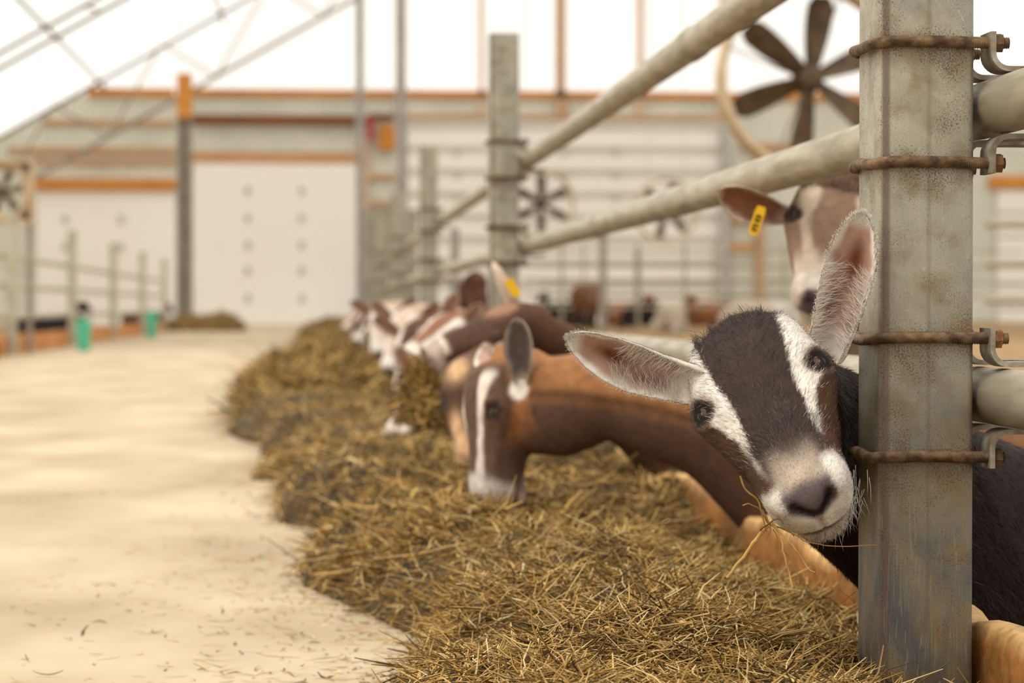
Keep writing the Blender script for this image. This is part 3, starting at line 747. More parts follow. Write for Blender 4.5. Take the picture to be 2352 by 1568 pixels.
# short coat hair
def hero_w(c, n_):
    L_ = loc(HF, c); head = (np.abs(L_[:, 1]) < 190) & (L_[:, 0] > -170) & (L_[:, 0] < 172)
    vis = (n_@(-FW)) > -.35
    eye = np.ones(len(c), bool)
    for s in (-1, 1): eye &= (((L_[:, 0]-12)/8.5)**2+((L_[:, 2]-13)/4.5)**2 > 1) | (np.sign(L_[:, 1]) != s) | (np.abs(L_[:, 1]) < 45)
    pad = (L_[:, 0] > 152) & (np.abs(L_[:, 1]) < 26) & (L_[:, 2] > -22) & (L_[:, 2] < 6)
    body = (c[:, 1] < 3.3)
    return np.where(vis & eye & ~pad, np.where(head, 1.0+1.3*(L_[:, 0] > 75), np.where(body, .18, 0)), 0)+1e-12
p, nn, cc, qi = scatter(V, Fq, cols, 135000, hero_w, 9)
L_ = loc(HF, p); s_, r_, u_ = L_.T
isear = qi >= (len(Fq)-sum(len(e[1]) for e in ears))
rg = np.random.default_rng(4)
flow = -HF[2][None]*np.where(s_ > -10, 1, .4)[:, None]+HF[1][None]*(np.sign(r_)*np.clip(np.abs(r_)/60, 0, 1)*.6)[:, None]
flow = np.where((s_ < 30)[:, None] & (u_ > 0)[:, None], -HF[2]*.2+HF[1][None]*(r_/70)[:, None]*.8+HF[3][None]*.15, flow)
crown = (s_ < -40) & (u_ > 5) & (np.abs(r_) < 48)
up_ = (u_ > -10)[:, None]; kq = smooth(25, -35, s_+rg.normal(0, 6, len(s_)))[:, None]
flow = np.where(up_ & (np.abs(r_) < 62)[:, None], (-HF[2]*.75+HF[1][None]*(r_/60)[:, None]*.8)*(1-kq)+(-HF[2]*.5+HF[3]*.5+HF[1][None]*(r_/70)[:, None]*1.1)*kq, flow)
chin = (s_ > 95) & (u_ < -50); flow = np.where(chin[:, None], -HF[3]*.7-HF[2]*.5, flow)
necky = (np.abs(r_) > 190) | (s_ < -170) | (u_ < -110); flow = np.where(necky[:, None], np.array([.5, .4, -.6]), flow)
eL, eR = (P(1303, 774, 2.5)-P(1600, 880, 2.5)), (P(1982, 487, 2.48)-P(1890, 800, 2.5)); eL /= np.linalg.norm(eL); eR /= np.linalg.norm(eR)
flow = np.where(isear[:, None], np.where((p[:, 0] < HO[0])[:, None], eL, eR), flow)
flow = flow+rg.normal(0, .22, p.shape); flow -= nn*(flow*nn).sum(1)[:, None]; flow /= np.linalg.norm(flow, axis=1)[:, None]+1e-9
lift = np.where(isear, .12, np.where(crown, .32, np.where(s_ > 75, .34, .22))); dd = flow+nn*lift[:, None]*rg.uniform(.5, 1.5, (len(p), 1)); dd /= np.linalg.norm(dd, axis=1)[:, None]
Ln = np.where(isear, .0055, np.where(crown, .012, np.where(s_ > 100, .0042, .0098)))
Ln = np.where(chin, .010, np.where(necky, .016, Ln))*rg.uniform(.6, 1.35, len(p))
jit = p+flow*rg.normal(0, .005, (len(p), 1))+rg.normal(0, .0015, p.shape)
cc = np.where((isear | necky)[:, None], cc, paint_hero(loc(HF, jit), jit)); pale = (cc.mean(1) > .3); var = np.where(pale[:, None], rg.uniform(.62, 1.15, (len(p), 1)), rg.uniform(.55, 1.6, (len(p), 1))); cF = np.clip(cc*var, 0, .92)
tip = rg.random(len(p)) < .10; cF = np.where((tip & ~pale & (s_ > 20))[:, None], np.clip(cc*2.2+.04, 0, 1), cF)
v, qd, tr, c2, n2 = ribbons(p-nn*.0006, dd, nn, Ln, np.where(necky, .0007, .00034)*rg.uniform(.7, 1.3, len(p)), cF, bend=.22, seed=6, shade_n=(lambda a: a/np.linalg.norm(a, axis=1)[:, None])(nn+rg.normal(0, .30, nn.shape)))
parts = [(v, qd, tr, c2, n2)]
# long white tufts inside the ears and tousled tuft on the crown
for k, (eg, e_, nE) in enumerate(((earL, eL, 1), (earR, eR, 1))):
    VE, FE, AE = eg; inn = AE[:, 2] < .5; t, vv = AE[:, 0], AE[:, 1]; n_ = 900
    cand = np.where(inn & (t > .08) & (t < .62) & ((np.abs(vv) > .25)))[0]; ii = rg.choice(cand, n_)
    pp = VE[ii]+rg.normal(0, .0015, (n_, 3)); o_ = (-FW-UP*.35) if k == 0 else (-FW-RT*.3); o_ = o_/np.linalg.norm(o_); sdv = np.cross(e_, o_)
    dd = e_*.6-sdv*(np.sign(vv[ii])*.9)[:, None]+o_*.25+rg.normal(0, .2, (n_, 3)); dd /= np.linalg.norm(dd, axis=1)[:, None]
    cw = lin((232, 216, 200))*rg.uniform(.6, 1.1, (n_, 1)); cw = np.clip(cw, 0, .95)
    parts.append(ribbons(pp, dd, np.tile(o_, (n_, 1)), rg.uniform(.009, .020, n_), np.full(n_, .00028), cw, bend=.4, seed=20+k))
    rim = np.where(inn & (np.abs(vv) > .93) | (inn & (t > .93)))[0]; ii = rg.choice(rim, 2600)
    pp = VE[ii]+rg.normal(0, .0012, (2600, 3)); dd = e_*.5+sdv*(np.sign(vv[ii])*rg.uniform(0, .45, 2600))[:, None]+rg.normal(0, .3, (2600, 3)); dd /= np.linalg.norm(dd, axis=1)[:, None]
    parts.append(ribbons(pp, dd, np.tile(o_, (2600, 1)), rg.uniform(.0018, .0036, 2600), np.full(2600, .00026), np.clip(lin((240, 230, 214))*rg.uniform(.75, 1.1, (2600, 1)), 0, .95), bend=.2, seed=30+k))
n_ = 1500; a = rg.uniform(-46, 36, n_); pp = q(0, 0, 0)+(np.stack([rg.normal(-66, 6, n_), a, 25-.004*a*a+rg.normal(0, 3, n_)], 1)@np.stack([HF[2], HF[1], HF[3]]))*.001
dd = HF[3]*.45-HF[2]*.75+HF[1][None]*(vnoise(np.stack([a/9, a*0, a*0], 1), 2)*1.1)[:, None]+rg.normal(0, .22, (n_, 3)); dd /= np.linalg.norm(dd, axis=1)[:, None]
parts.append(ribbons(pp, dd, np.tile(HF[3], (n_, 1)), rg.uniform(.007, .015, n_), np.full(n_, .00045), DK*rg.uniform(.8, 2.0, (n_, 1)), bend=.4, seed=41))
# beard and whiskers
n_ = 2600; pp = q(0, 0, 0)+(np.stack([rg.normal(104, 12, n_), rg.normal(12, 14, n_), rg.uniform(-82, -68, n_)], 1)@np.stack([HF[2], HF[1], HF[3]]))*.001
dd = -UP*.9+RT*.02+FW*.3+rg.normal(0, .16, (n_, 3)); dd /= np.linalg.norm(dd, axis=1)[:, None]
parts.append(ribbons(pp, dd, np.tile(-FW, (n_, 1)), rg.uniform(.012, .034, n_), np.full(n_, .0006), np.clip(lin((226, 216, 204))*rg.uniform(.55, 1.05, (n_, 1)), 0, .9), bend=.3, seed=42))
n_ = 10; sg = rg.choice([-1, 1], n_); pp = q(0, 0, 0)+(np.stack([rg.uniform(120, 158, n_), sg*rg.uniform(34, 42, n_), rg.uniform(-62, -20, n_)], 1)@np.stack([HF[2], HF[1], HF[3]]))*.001
dd = HF[1][None]*sg[:, None]+HF[2]*.2-HF[3]*.35+rg.normal(0, .25, (n_, 3)); dd /= np.linalg.norm(dd, axis=1)[:, None]
parts.append(ribbons(pp, dd, np.tile(-FW, (n_, 1)), rg.uniform(.006, .012, n_), np.full(n_, .0002), np.tile(lin((235, 225, 210)), (n_, 1)), bend=.2, seed=43))
def join_parts(parts, mat, base, name, parent):
    off = 0; VV, QQ, TT, CC, NN = [], [], [], [], []
    for a, b, c, d, e in parts:
        VV.append(a); QQ.append(b+off); TT.append(c+off); CC.append(d); NN.append(e); off += len(a)
    return link(name, mesh_np(np.concatenate(VV)-base, [np.concatenate(QQ), np.concatenate(TT)], mat, name, True, np.concatenate(CC), np.concatenate(NN)), parent)
join_parts(parts, M['fur'], base, 'coat', hero)

# straw in its mouth
HS = [[(1700, 1093), (1712, 1122), (1740, 1148), (1752, 1190), (1762, 1222)], [(1706, 1160), (1722, 1156), (1742, 1168), (1758, 1190)],
      [(1764, 1208), (1738, 1238), (1705, 1280), (1669, 1326)], [(1750, 1170), (1762, 1196), (1783, 1212), (1800, 1262), (1812, 1312)],
      [(1770, 1200), (1800, 1232), (1830, 1264), (1850, 1300), (1872, 1312)], [(1775, 1195), (1790, 1225), (1806, 1290), (1822, 1350)],
      [(1782, 1208), (1822, 1226), (1860, 1246), (1925, 1254), (2013, 1251)], [(1755, 1180), (1775, 1206), (1810, 1216), (1825, 1232)],
      [(1748, 1218), (1765, 1200), (1790, 1190), (1800, 1200)], [(1760, 1185), (1770, 1215), (1762, 1236)], [(1778, 1215), (1792, 1250), (1828, 1300), (1834, 1340), (1822, 1330)], [(1850, 1280), (1880, 1300), (1900, 1310)]]
hs = empty('hay_sprig', P(1775, 1210, 2.375)); tag(hs, 'sprig of dry hay stems hanging from the mouth of the looking goat', 'hay')
for k, ln in enumerate(HS):
    pts = [P(u, v, 2.375+.002*(k % 4)-.012*(i/(len(ln)-1) if k not in (0, 1) else 0)) for i, (u, v) in enumerate(ln)]
    w = [.0010, .0007, .0021, .0011, .0008, .0013, .0006, .0009, .0009, .0008, .0006, .0005][k]
    m = MB(); sp = spline(pts, 18); sp = sp+.0013*np.stack([vnoise(sp*140, 3), vnoise(sp*140, 5), vnoise(sp*140, 9)], 1)
    m.tube(sp, [w*(1.0-.35*i/17) for i in range(18)], 7); nv = 18*7
    col = np.tile(PAL[[2, 2, 1, 2, 1, 1, 2, 3, 4, 3, 2, 1][k]], (nv, 1))*(.85+.25*vnoise(np.concatenate(m.V)*160, 2))[:, None]
    o = m.build('stem', M['hay'], None); a = o.data.attributes.new('col', 'FLOAT_COLOR', 'POINT')
    a.data.foreach_set('color', np.concatenate([col, np.ones((nv, 1))], 1).astype(np.float32).ravel()); put(o, hs)

# ------------------------------------------------------------------ the other goats of the feed line
def paint_std(base, dark, pale, stripe=True, crown=None, cheek=None, necktop=None, white=(226, 214, 200), muz=118, fine=1.0, face=None):
    base, dark, pale = lin(base), lin(dark), lin(pale); wh = lin(white)
    def f(L_, V):
        s, r, u = L_.T; n = fbm(L_*.03, 4)*8; ar = np.abs(r)
        col = np.tile(base, (len(s), 1)); z = V[:, 2]
        col = mixc(col, .55*smooth(.3, -.6, fbm(V*3.2, 8)), dark)
        inh = (s > -90) & (s < 175) & (ar < 90) & (u > -98) & (u < 60)
        c2 = np.tile(lin(face) if face else dark, (len(s), 1))
        if cheek is not None: c2 = mixc(c2, smooth(12, -14, u+n)*smooth(95, 45, s+n), lin(cheek))
        if stripe:
            c2 = mixc(c2, smooth(3, -3, np.abs(ar-np.interp(s, [-40, 0, 60, 120], [46, 44, 33, 30]))-np.interp(s, [-40, 0, 60, 120], [15, 9, 6, 12])+n*.3)*smooth(8, 16, u+n*.3)*smooth(-70, -50, s), wh)
        c2 = mixc(c2, smooth(muz-12, muz+14, s+n), pale)
        c2 = mixc(c2, smooth(154, 161, s)*smooth(30, 22, ar)*smooth(-34, -26, u), lin((110, 92, 92)))
        for q_ in (-1, 1): c2 = mixc(c2, np.exp(-((s-164)/8)**2-((r-q_*16)/7)**2-((u+6)/6)**2), lin((30, 24, 24)))
        e = ((s-12)/17)**2+((u-14)/11)**2; c2 = mixc(c2, np.where(ar > 44, smooth(1.5, .6, e), 0), lin((40, 28, 22)))
        if crown is not None: c2 = mixc(c2, smooth(-5, -35, s)*smooth(5, 15, u), lin(crown))
        k = inh*smooth(-88, -66, s)*smooth(-96, -74, u-.0*s)
        k = k*(1-smooth(-40, -70, s)*smooth(0, -40, u)); col = col*(1-k[:, None])+c2*k[:, None]
        if necktop is not None: pass
        return np.clip(col, 0, 1)
    return f
def lear(fr, root, tip, opend, W, pal, **kw):
    g = ear_grid(root, tip, opend, W, nu=18, nv=11, **kw); return (g[0], g[1], ear_paint(g[2], pal))
def tag_thing(u, v, Y, du, dv, wpx, parent, ink=True, ang=0):
    a = P(u, v, Y); b = P(u+du, v+dv, Y); w = wpx*Y/FPX; ax = b-a; L = np.linalg.norm(ax); ax /= L; sd = np.cross(ax, FW); sd /= np.linalg.norm(sd); t = FW*.0012
    m = MB(); o2 = [(-.38, 0), (.38, 0), (.5, .16), (.5, .86), (.3, 1), (-.3, 1), (-.5, .86), (-.5, .16)]
    Vv = [a+sd*w*x+ax*L*y+s*t for s in (-1, 1) for x, y in o2]; n = 8
    m.add(Vv, [tuple(range(n)), tuple(range(2*n-1, n-1, -1))]+[(i, (i+1) % n, n+(i+1) % n, n+i) for i in range(n)])
    o = m.build('ear_tag', M['tagy'], None, smooth_=False); o.parent = parent; o.location = Vector(o.location)-parent.location
    if ink:
        m = MB()
        for (x0, y0, x1, y1) in ((-.25, .30, .25, .38), (-.25, .30, -.13, .52), (.13, .30, .25, .52), (-.25, .46, .25, .54), (-.25, .62, .25, .70), (-.25, .62, -.13, .84), (-.25, .77, .25, .85)):
            c = [a+sd*w*x+ax*L*y-t*1.25+s for s in (FW*0, -FW*.0006) for x, y in ((x0, y0), (x1, y0), (x1, y1), (x0, y1))]
            m.add(c, [(0, 1, 2, 3), (4, 5, 6, 7), (0, 1, 5, 4), (1, 2, 6, 5), (2, 3, 7, 6), (3, 0, 4, 7)])
        i_ = m.build('tag_number', M['tagink'], None, smooth_=False); i_.parent = o
    return o
GRP = 'goats feeding along the alley'
PALE = [(184, 150, 134), (232, 220, 206), (206, 190, 172)]

# goat behind, above the looking goat
O2 = P(1912, 512, 3.80); F2 = frame(O2, (-.20, .80, .62), (.10, -.58, .80)); 
e2 = lear(F2, P(1815, 492, 3.82), P(1648, 438, 3.80), -FW-UP*.5, .060, [(142, 96, 72), (220, 198, 180), (206, 182, 162)], bow=-UP*.006+0*FW)
e2b = lear(F2, P(2010, 540, 3.84), P(2150, 600, 3.88), -FW-UP*.4, .058, [(142, 96, 72), (220, 198, 180), (206, 182, 162)])
def paint2(L_, V):
    s, r, u = L_.T; n = fbm(L_*.03, 4)*6; ar = np.abs(r)
    col = np.tile(lin((176, 146, 122)), (len(s), 1)); c2 = np.tile(lin((146, 116, 96)), (len(s), 1))
    c2 = mixc(c2, smooth(20, 8, ar)*.35, lin((134, 104, 84)))
    c2 = mixc(c2, smooth(5, -5, np.abs(ar-np.interp(s, [-60, -20, 20, 70, 110], [46, 44, 46, 38, 22]))-np.interp(s, [-60, -20, 20, 70, 120], [18, 15, 6, 6, 18])+n)*smooth(2, 14, u+n*.4), lin((212, 190, 166)))
    c2 = mixc(c2, smooth(70, 112, s+n)*smooth(-12, 0, u), lin((206, 186, 166))); c2 = mixc(c2, smooth(120, 132, s), lin((216, 200, 184)))
    c2 = mixc(c2, smooth(150, 157, s)*smooth(34, 26, ar)*smooth(-40, -30, u), lin((104, 86, 88)))
    for q_ in (-1, 1): c2 = mixc(c2, np.exp(-((s-164)/8)**2-((r-q_*16)/7)**2-((u+6)/6)**2), lin((40, 28, 30)))
    e = ((s-12)/17)**2+((u-14)/11)**2; c2 = mixc(c2, np.where(ar > 44, smooth(1.5, .6, e), 0), lin((60, 44, 38)))
    k = smooth(-88, -66, s)*smooth(-96, -74, u)*(ar < 95)
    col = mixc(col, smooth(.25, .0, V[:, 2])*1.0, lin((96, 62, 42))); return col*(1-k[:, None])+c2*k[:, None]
g2, V2, Fq2, C2, b2 = goat('goat', 'light fawn goat, yellow tag in its ear, head half hidden behind the nearest post', F2,
    [(.88, 3.95, .50, .062, .085), (.92, 4.12, .34, .08, .12), (1.0, 4.38, .18, .11, .17)],
    [(.98, 4.42, .14, .09, .16), (1.10, 4.48, .12, .14, .21), (1.38, 4.58, .10, .16, .22), (1.62, 4.68, .10, .15, .20), (1.72, 4.72, .10, .08, .1)],
    legs4(1.12, 4.48, 1.58, 4.66, .08), paint2, [e2, e2b], GRP, voxel=.007)
tag_thing(1750, 474, 3.77, -22, 66, 24, g2)
# tufted crown
n_ = 2500; rg = np.random.default_rng(8); a = rg.uniform(-62, 62, n_); pp = O2+(np.stack([rg.uniform(-80, -35, n_), a, 34-.004*a*a], 1)@np.stack([F2[2], F2[1], F2[3]]))*.001
dd = F2[3]*.7-F2[2]*.5+F2[1][None]*(vnoise(np.stack([a/12, a*0, a*0], 1), 2))[:, None]+rg.normal(0, .25, (n_, 3)); dd /= np.linalg.norm(dd, axis=1)[:, None]
join_parts([ribbons(pp, dd, np.tile(F2[3], (n_, 1)), rg.uniform(.015, .034, n_), np.full(n_, .0012), lin((166, 130, 104))*rg.uniform(.6, 1.3, (n_, 1)), seed=3)], M['fur'], b2, 'forelock', g2)

# grazing goat with the long tan neck
O3 = P(1122, 940, 4.18); F3 = frame(O3, (-.06, .96, .16), (-.93, -.12, .33))
e3 = lear(F3, P(1200, 880, 4.12), P(1188, 728, 4.08), -FW*.9-RT*.25, .052, [(104, 88, 84), (206, 192, 178), (214, 200, 184)], cup=.5)
e3b = lear(F3, P(1140, 850, 4.32), P(1100, 742+60, 4.42), -FW-RT*.3, .05, PALE)
def paint3(L_, V):
    s, r, u = L_.T; n = fbm(L_*.025, 4)*8; ar = np.abs(r)
    z = V[:, 2]; ytop = .40-.02*(V[:, 0]-.3)
    col = np.tile(lin((158, 108, 66)), (len(s), 1))
    zc = np.interp(V[:, 0], [.30, .42, .55, .70, .85], [.335, .335, .315, .27, .20]); w = smooth(.012, -.028, z-zc+.02*.6+.008*fbm(V*9, 2))
    col = mixc(col, w, lin((92, 66, 50))); ln = np.exp(-((z-zc+.012)/.010)**2); col = mixc(col, ln*.7, lin((60, 34, 18)))
    c2 = np.tile(lin((98, 72, 56)), (len(s), 1)); c2 = mixc(c2, smooth(-4, -22, u+n)*smooth(78, 30, s+n)*smooth(-70, -30, u+0*s), lin((146, 96, 58)))
    c2 = mixc(c2, smooth(3, -3, np.abs(ar-np.interp(s, [-50, 0, 60, 120], [50, 44, 30, 26]))-np.interp(s, [-50, 0, 40, 80, 120], [12, 10, 7, 5, 10])+n*.3)*smooth(4, 14, u+n*.3)*smooth(-70, -50, s)*smooth(140, 100, s), lin((226, 212, 196)))
    c2 = mixc(c2, smooth(104, 122, s+n)*smooth(-30, -10, -ar), lin((190, 170, 156)))
    c2 = mixc(c2, smooth(108, 138, s+n*1.5+.25*u)*.95, lin((218, 204, 192)))
    c2 = mixc(c2, smooth(146, 160, s)*smooth(30, 22, ar)*smooth(-34, -26, u), lin((120, 100, 98)))
    for q_ in (-1, 1): c2 = mixc(c2, np.exp(-((s-163)/9)**2-((r-q_*17)/8)**2-((u+6)/7)**2), lin((30, 24, 24)))
    ml = np.exp(-.5*((u+50+.072*(160-s))/4)**2)*smooth(96, 116, s); c2 = mixc(c2, ml, lin((110, 80, 70)))
    e = ((s-12)/17)**2+((u-14)/11)**2; c2 = mixc(c2, np.where(ar > 44, smooth(1.6, .8, e), 0), lin((52, 34, 24)))
    dB = np.linalg.norm(V-P(1195, 895, 4.12), axis=1); 
    k = smooth(-88, -66, s)*smooth(-98, -72, u)*(ar < 95); col = col*(1-k[:, None])+c2*k[:, None]
    col = mixc(col, smooth(.024, .014, dB), lin((232, 222, 208)))
    return mixc(col, smooth(.78, .9, V[:, 0])*.5, lin((80, 54, 38)))
neckc = lambda u, v, Y, w, h: (*P(u, v, Y), w, h)
g3_, *_ = goat('goat', 'tan goat with head lowered into the hay, long neck stretched over the board', F3,
    [neckc(1260, 935, 4.15, .062, .088), neckc(1400, 905, 4.10, .058, .078), neckc(1530, 940, 4.05, .062, .088), neckc(1660, 985, 4.02, .070, .10), (.86, 4.02, .16, .10, .17)],
    [(.86, 4.02, .14, .10, .16), (.98, 4.04, .10, .14, .2), (1.30, 4.06, .06, .16, .22), (1.62, 4.10, .06, .15, .2), (1.72, 4.12, .06, .08, .1)],
    legs4(1.02, 4.04, 1.58, 4.10, .06), paint3, [e3, e3b], GRP, voxel=.006)

# dark goat beside it, mostly hidden
O4 = P(1088, 900, 4.95); F4 = frame(O4, (.02, .90, .42), (-.42, -.30, .85))
def pnt4(L_, V):
    col = paint_std((98, 68, 50), (80, 56, 42), (180, 140, 110), stripe=False, cheek=(110, 78, 56))(L_, V); s, r, u = L_.T
    for c, g in (((-40, -20, 34), (18, 18, 20)), ((55, 28, 20), (22, 14, 20)), ((110, -20, 12), (18, 14, 16)), ((70, -34, 10), (18, 12, 20))): col = mixc(col, np.clip(1.3*g3(L_, c, g), 0, 1), lin((214, 172, 128)))
    return col
e4 = lear(F4, P(1130, 850, 4.70), P(1175, 790, 4.75), -FW, .05, PALE)
goat('goat', 'dark brown goat with tan spots, face just left of the lowered tan goat', F4,
    [neckc(1190, 900, 4.98, .055, .075), neckc(1330, 900, 5.0, .058, .08), neckc(1480, 930, 5.05, .07, .11), (.84, 5.1, .14, .09, .15)],
    [(.86, 5.12, .12, .09, .15), (1.0, 5.15, .06, .14, .2), (1.3, 5.2, .04, .16, .21), (1.6, 5.25, .04, .14, .19), (1.68, 5.27, .04, .07, .1)], legs4(1.02, 5.15, 1.5, 5.24, .04), pnt4, [e4], GRP, voxel=.008)

# goat chewing with its head held level
O5 = P(1142, 752, 5.20); F5 = frame(O5, (-.92, .36, .13), (-.34, -.88, .34))
e5 = lear(F5, P(1178, 720, 5.30), P(1132, 600, 5.28), FW*.2+RT*.8, .052, [(150, 108, 92), (232, 214, 192), (226, 206, 184)], cup=.62)
e5b = lear(F5, P(1222, 712, 5.26), P(1240, 826, 5.24), -FW*.8+RT*.3, .046, [(140, 104, 84), (192, 168, 146), (186, 160, 138)], cup=.5)
def pnt5(L_, V):
    s, r, u = L_.T; n = fbm(L_*.025, 4)*8; ar = np.abs(r); col = np.tile(lin((92, 60, 40)), (len(s), 1))
    c2 = np.tile(lin((80, 52, 36)), (len(s), 1)); c2 = mixc(c2, smooth(30, 38, u+n*.3)*smooth(60, 0, s), lin((150, 112, 86)))
    c2 = mixc(c2, smooth(4, -4, np.abs(u+22+.10*s)-np.interp(s, [-20, 20, 70, 110], [4, 9, 8, 4])+n*.3)*smooth(-30, 0, s)*smooth(140, 90, s), lin((218, 196, 170)))
    c2 = mixc(c2, smooth(122, 140, s+n), lin((186, 166, 152))); c2 = mixc(c2, smooth(112, 125, s)*smooth(135, 125, s)*smooth(-5, 5, u), lin((216, 198, 180)))
    for q_ in (-1, 1): c2 = mixc(c2, np.clip(1.4*np.exp(-((s-158)/9)**2-((r-q_*22)/10)**2-((u+4)/8)**2), 0, 1), lin((40, 32, 36)))
    k = smooth(-88, -66, s)*smooth(-98, -72, u)*(ar < 95); return col*(1-k[:, None])+c2*k[:, None]
g5, *_ = goat('goat', 'brown goat chewing with its head held level, yellow tag on its raised ear', F5,
    [neckc(1240, 775, 5.22, .055, .054), neckc(1330, 815, 5.28, .055, .056), neckc(1440, 880, 5.36, .06, .075), neckc(1560, 940, 5.48, .07, .10), (.88, 5.6, .14, .09, .15)],
    [(.90, 5.64, .14, .09, .15), (1.05, 5.70, .06, .14, .2), (1.3, 5.78, .04, .16, .21), (1.6, 5.86, .04, .14, .19), (1.68, 5.88, .04, .07, .1)], legs4(1.07, 5.70, 1.5, 5.84, .04), pnt5, [e5, e5b], GRP, voxel=.008)
tag_thing(1166, 642, 5.24, 24, 38, 22, g5, ink=False)
mound('hay_bunch', *(lambda a: (a[0], 5.2))(P(985, 905, 5.2)), .050, .04, .15, 2400, 'bunch of hay hanging from the mouth of the goat with its head level', 61, z0=.215, Lr=(.03, .07), Wr=(.002, .004))

# heads further along the line: (u, v, Y, N, U, palette, ear up?)
def simple(k, u, v, Y, Nv, Uv, pal, label, ear=None, voxel=.010, nx=.75, pf=None):
    O = P(u, v, Y); F = frame(O, Nv, Uv); b = O-F[2]*.06-F[3]*.03
    es = []
    for sgn in (-1, 1):
        r0 = O+F[1]*sgn*.060-F[2]*.045-F[3]*.005
        dv = F[1]*sgn*.10-F[2]*.05+F[3]*.05 if ear is None else (RT*ear[0]-UP*ear[1])*1.0
        es.append(lear(F, r0, r0+dv, F[3]*.6-UP*.0-FW*.5, .05, pal[3]))
    mid = [(b[0]*.55+nx*.45, Y+.10, b[2]*.6+.22*.4+.05, .056, .072), (nx+.05, Y+.18, .17, .070, .12), (nx+.14, Y+.22, .10, .09, .16)]
    return goat('goat', label, F, mid, [(nx+.14, Y+.22, .08, .09, .16), (nx+.28, Y+.24, .03, .13, .2), (nx+.55, Y+.26, .02, .15, .21), (nx+.85, Y+.28, .02, .14, .19), (nx+.93, Y+.29, .02, .07, .1)],
        legs4(nx+.28, Y+.24, nx+.78, Y+.27, .02), paint_std(*pal[:3], **(pf or {})), es, GRP, voxel=voxel)
PDK = [(122, 86, 68), (206, 186, 166), (176, 148, 126)]
PB = [(110, 72, 48), (88, 60, 44), (220, 204, 188), PDK]
PW = [(196, 168, 142), (206, 184, 164), (230, 218, 206), PDK]
PT = [(150, 100, 66), (140, 98, 72), (222, 206, 190), PDK]
simple(0, 975, 915, 6.5, (-.55, .70, .4), (-.5, -.35, .8), PB, 'goat with its head buried under loose hay, only a pale muzzle showing')
simple(1, 1015, 765, 7.1, (-.75, .5, .4), (-.45, -.7, .55), PT, 'goat with a white upright ear just behind the level brown head', ear=(.045, -.085), pf=dict(muz=90))
simple(2, 925, 762, 8.8, (-.3, .85, .4), (-.5, -.4, .75), PW, 'pale faced goat feeding between darker heads far along the line')
simple(3, 880, 742, 11.0, (-.1, .85, .5), (-.2, -.5, .85), PW, 'pale goat head facing the viewer among the distant feeding goats')
simple(4, 850, 735, 14.0, (-.5, .75, .4), (-.6, -.5, .6), PB, 'brown goat head near the far end of the feeding line')
simple(5, 822, 722, 18.0, (-.6, .6, .4), (-.6, -.6, .5), PT, 'farthest small goat head of the feeding line', voxel=.014)
simple(6, 950, 800, 7.9, (-.2, .9, .35), (-.5, -.2, .8), PB, 'brown goat with lowered white nose deep in the hay, beyond the buried one')

# ------------------------------------------------------------------ end wall of the barn
def rect(mb, u0, v0, u1, v1, Y, th):
    a, b = P(u0, v0, Y), P(u1, v1, Y); b[2] = P(u0, v1, Y)[2]; mb.box((min(a[0], b[0]), Y-th, min(a[2], b[2])), (max(a[0], b[0]), Y, max(a[2], b[2]))); return mb
def S(name, rects, mat, Y=YW, th=.1, label=None, parent=None, kind='structure'):
    m = MB()
    for r in rects: rect(m, *r, Y, th)
    o = m.build(name, M[mat], parent, smooth_=False)
    if parent is None: tag(o, label, kind=kind)
    return o
zt_ = P(0, 215, YW)[2]
m = MB(); n = 900; xs = np.linspace(-16, 24, n); yo = YW-.02*(np.floor(np.arange(n)/2) % 2)
V = [(x, y, z) for z in (-.4, zt_) for x, y in zip(xs, yo)]
me = mesh_np(np.array(V), [np.stack([np.arange(n-1), np.arange(1, n), np.arange(n+1, 2*n), np.arange(n, 2*n-1)], 1)], M['siding'], 'w', False); tag(link('wall_back', me), kind='structure')
m = MB(); m.box((-60, YW+.3, -.5), (60, 160, -.42)); tag(m.build('bounce_ground', plain('bounce_pale', (226, 222, 214)), smooth_=False), kind='structure')  # unseen pale ground, added to bounce skylight through the gable membrane
def roofz(x): return 4.87+.57*(x+8.4) if x < 6 else 4.87+.57*14.4-.57*(x-6)
m = MB()
m.add([(-8.4+(zt_-4.87)/.57, YW+.05, zt_), (24, YW+.05, zt_), (24, YW+.05, roofz(24)), (6, YW+.05, roofz(6))], [(3, 0, 1, 2)])
tag(m.build('wall_gable', M['membrane'], smooth_=False), kind='structure')
m = MB(); m.add([(-15, 26, roofz(-15)+.06), (6, 26, roofz(6)+.06), (6, YW+.05, roofz(6)+.06), (-15, YW+.05, roofz(-15)+.06)], [(0, 1, 2, 3)])
m.add([(6, 26, roofz(6)+.06), (24, 26, roofz(24)+.06), (24, YW+.05, roofz(24)+.06), (6, YW+.05, roofz(6)+.06)], [(0, 1, 2, 3)])
tag(m.build('ceiling', M['roofcloth'], smooth_=False), kind='structure')
tn = [0]
def trim(rects, mat, Y=YW, th=.1):
    tn[0] += 1; return S('trim_%d' % tn[0], rects, mat, Y, th)
trim([(200, 202, 402, 221, )], 'orange', YW-.05); trim([(440, 204, 1990, 221)], 'orange', YW-.05); trim([(2275, 212, 2500, 226)], 'orange', YW-.05)
trim([(440, 265, 840, 284)], 'brown', YW-.03, .3); trim([(440, 347, 838, 374)], 'tan', YW-.03)
trim([(930, 262, 1660, 273)], 'tan', YW-.03); trim([(100, 275, 402, 287)], 'tan', YW-.03); trim([(20, 338, 405, 352)], 'tan', YW-.03); trim([(60, 364, 405, 376)], 'tan', YW-.03)
trim([(82, 410, 405, 436)], 'orange', YW-.03, .25); trim([(845, 262, 905, 276)], 'brown', YW-.05)
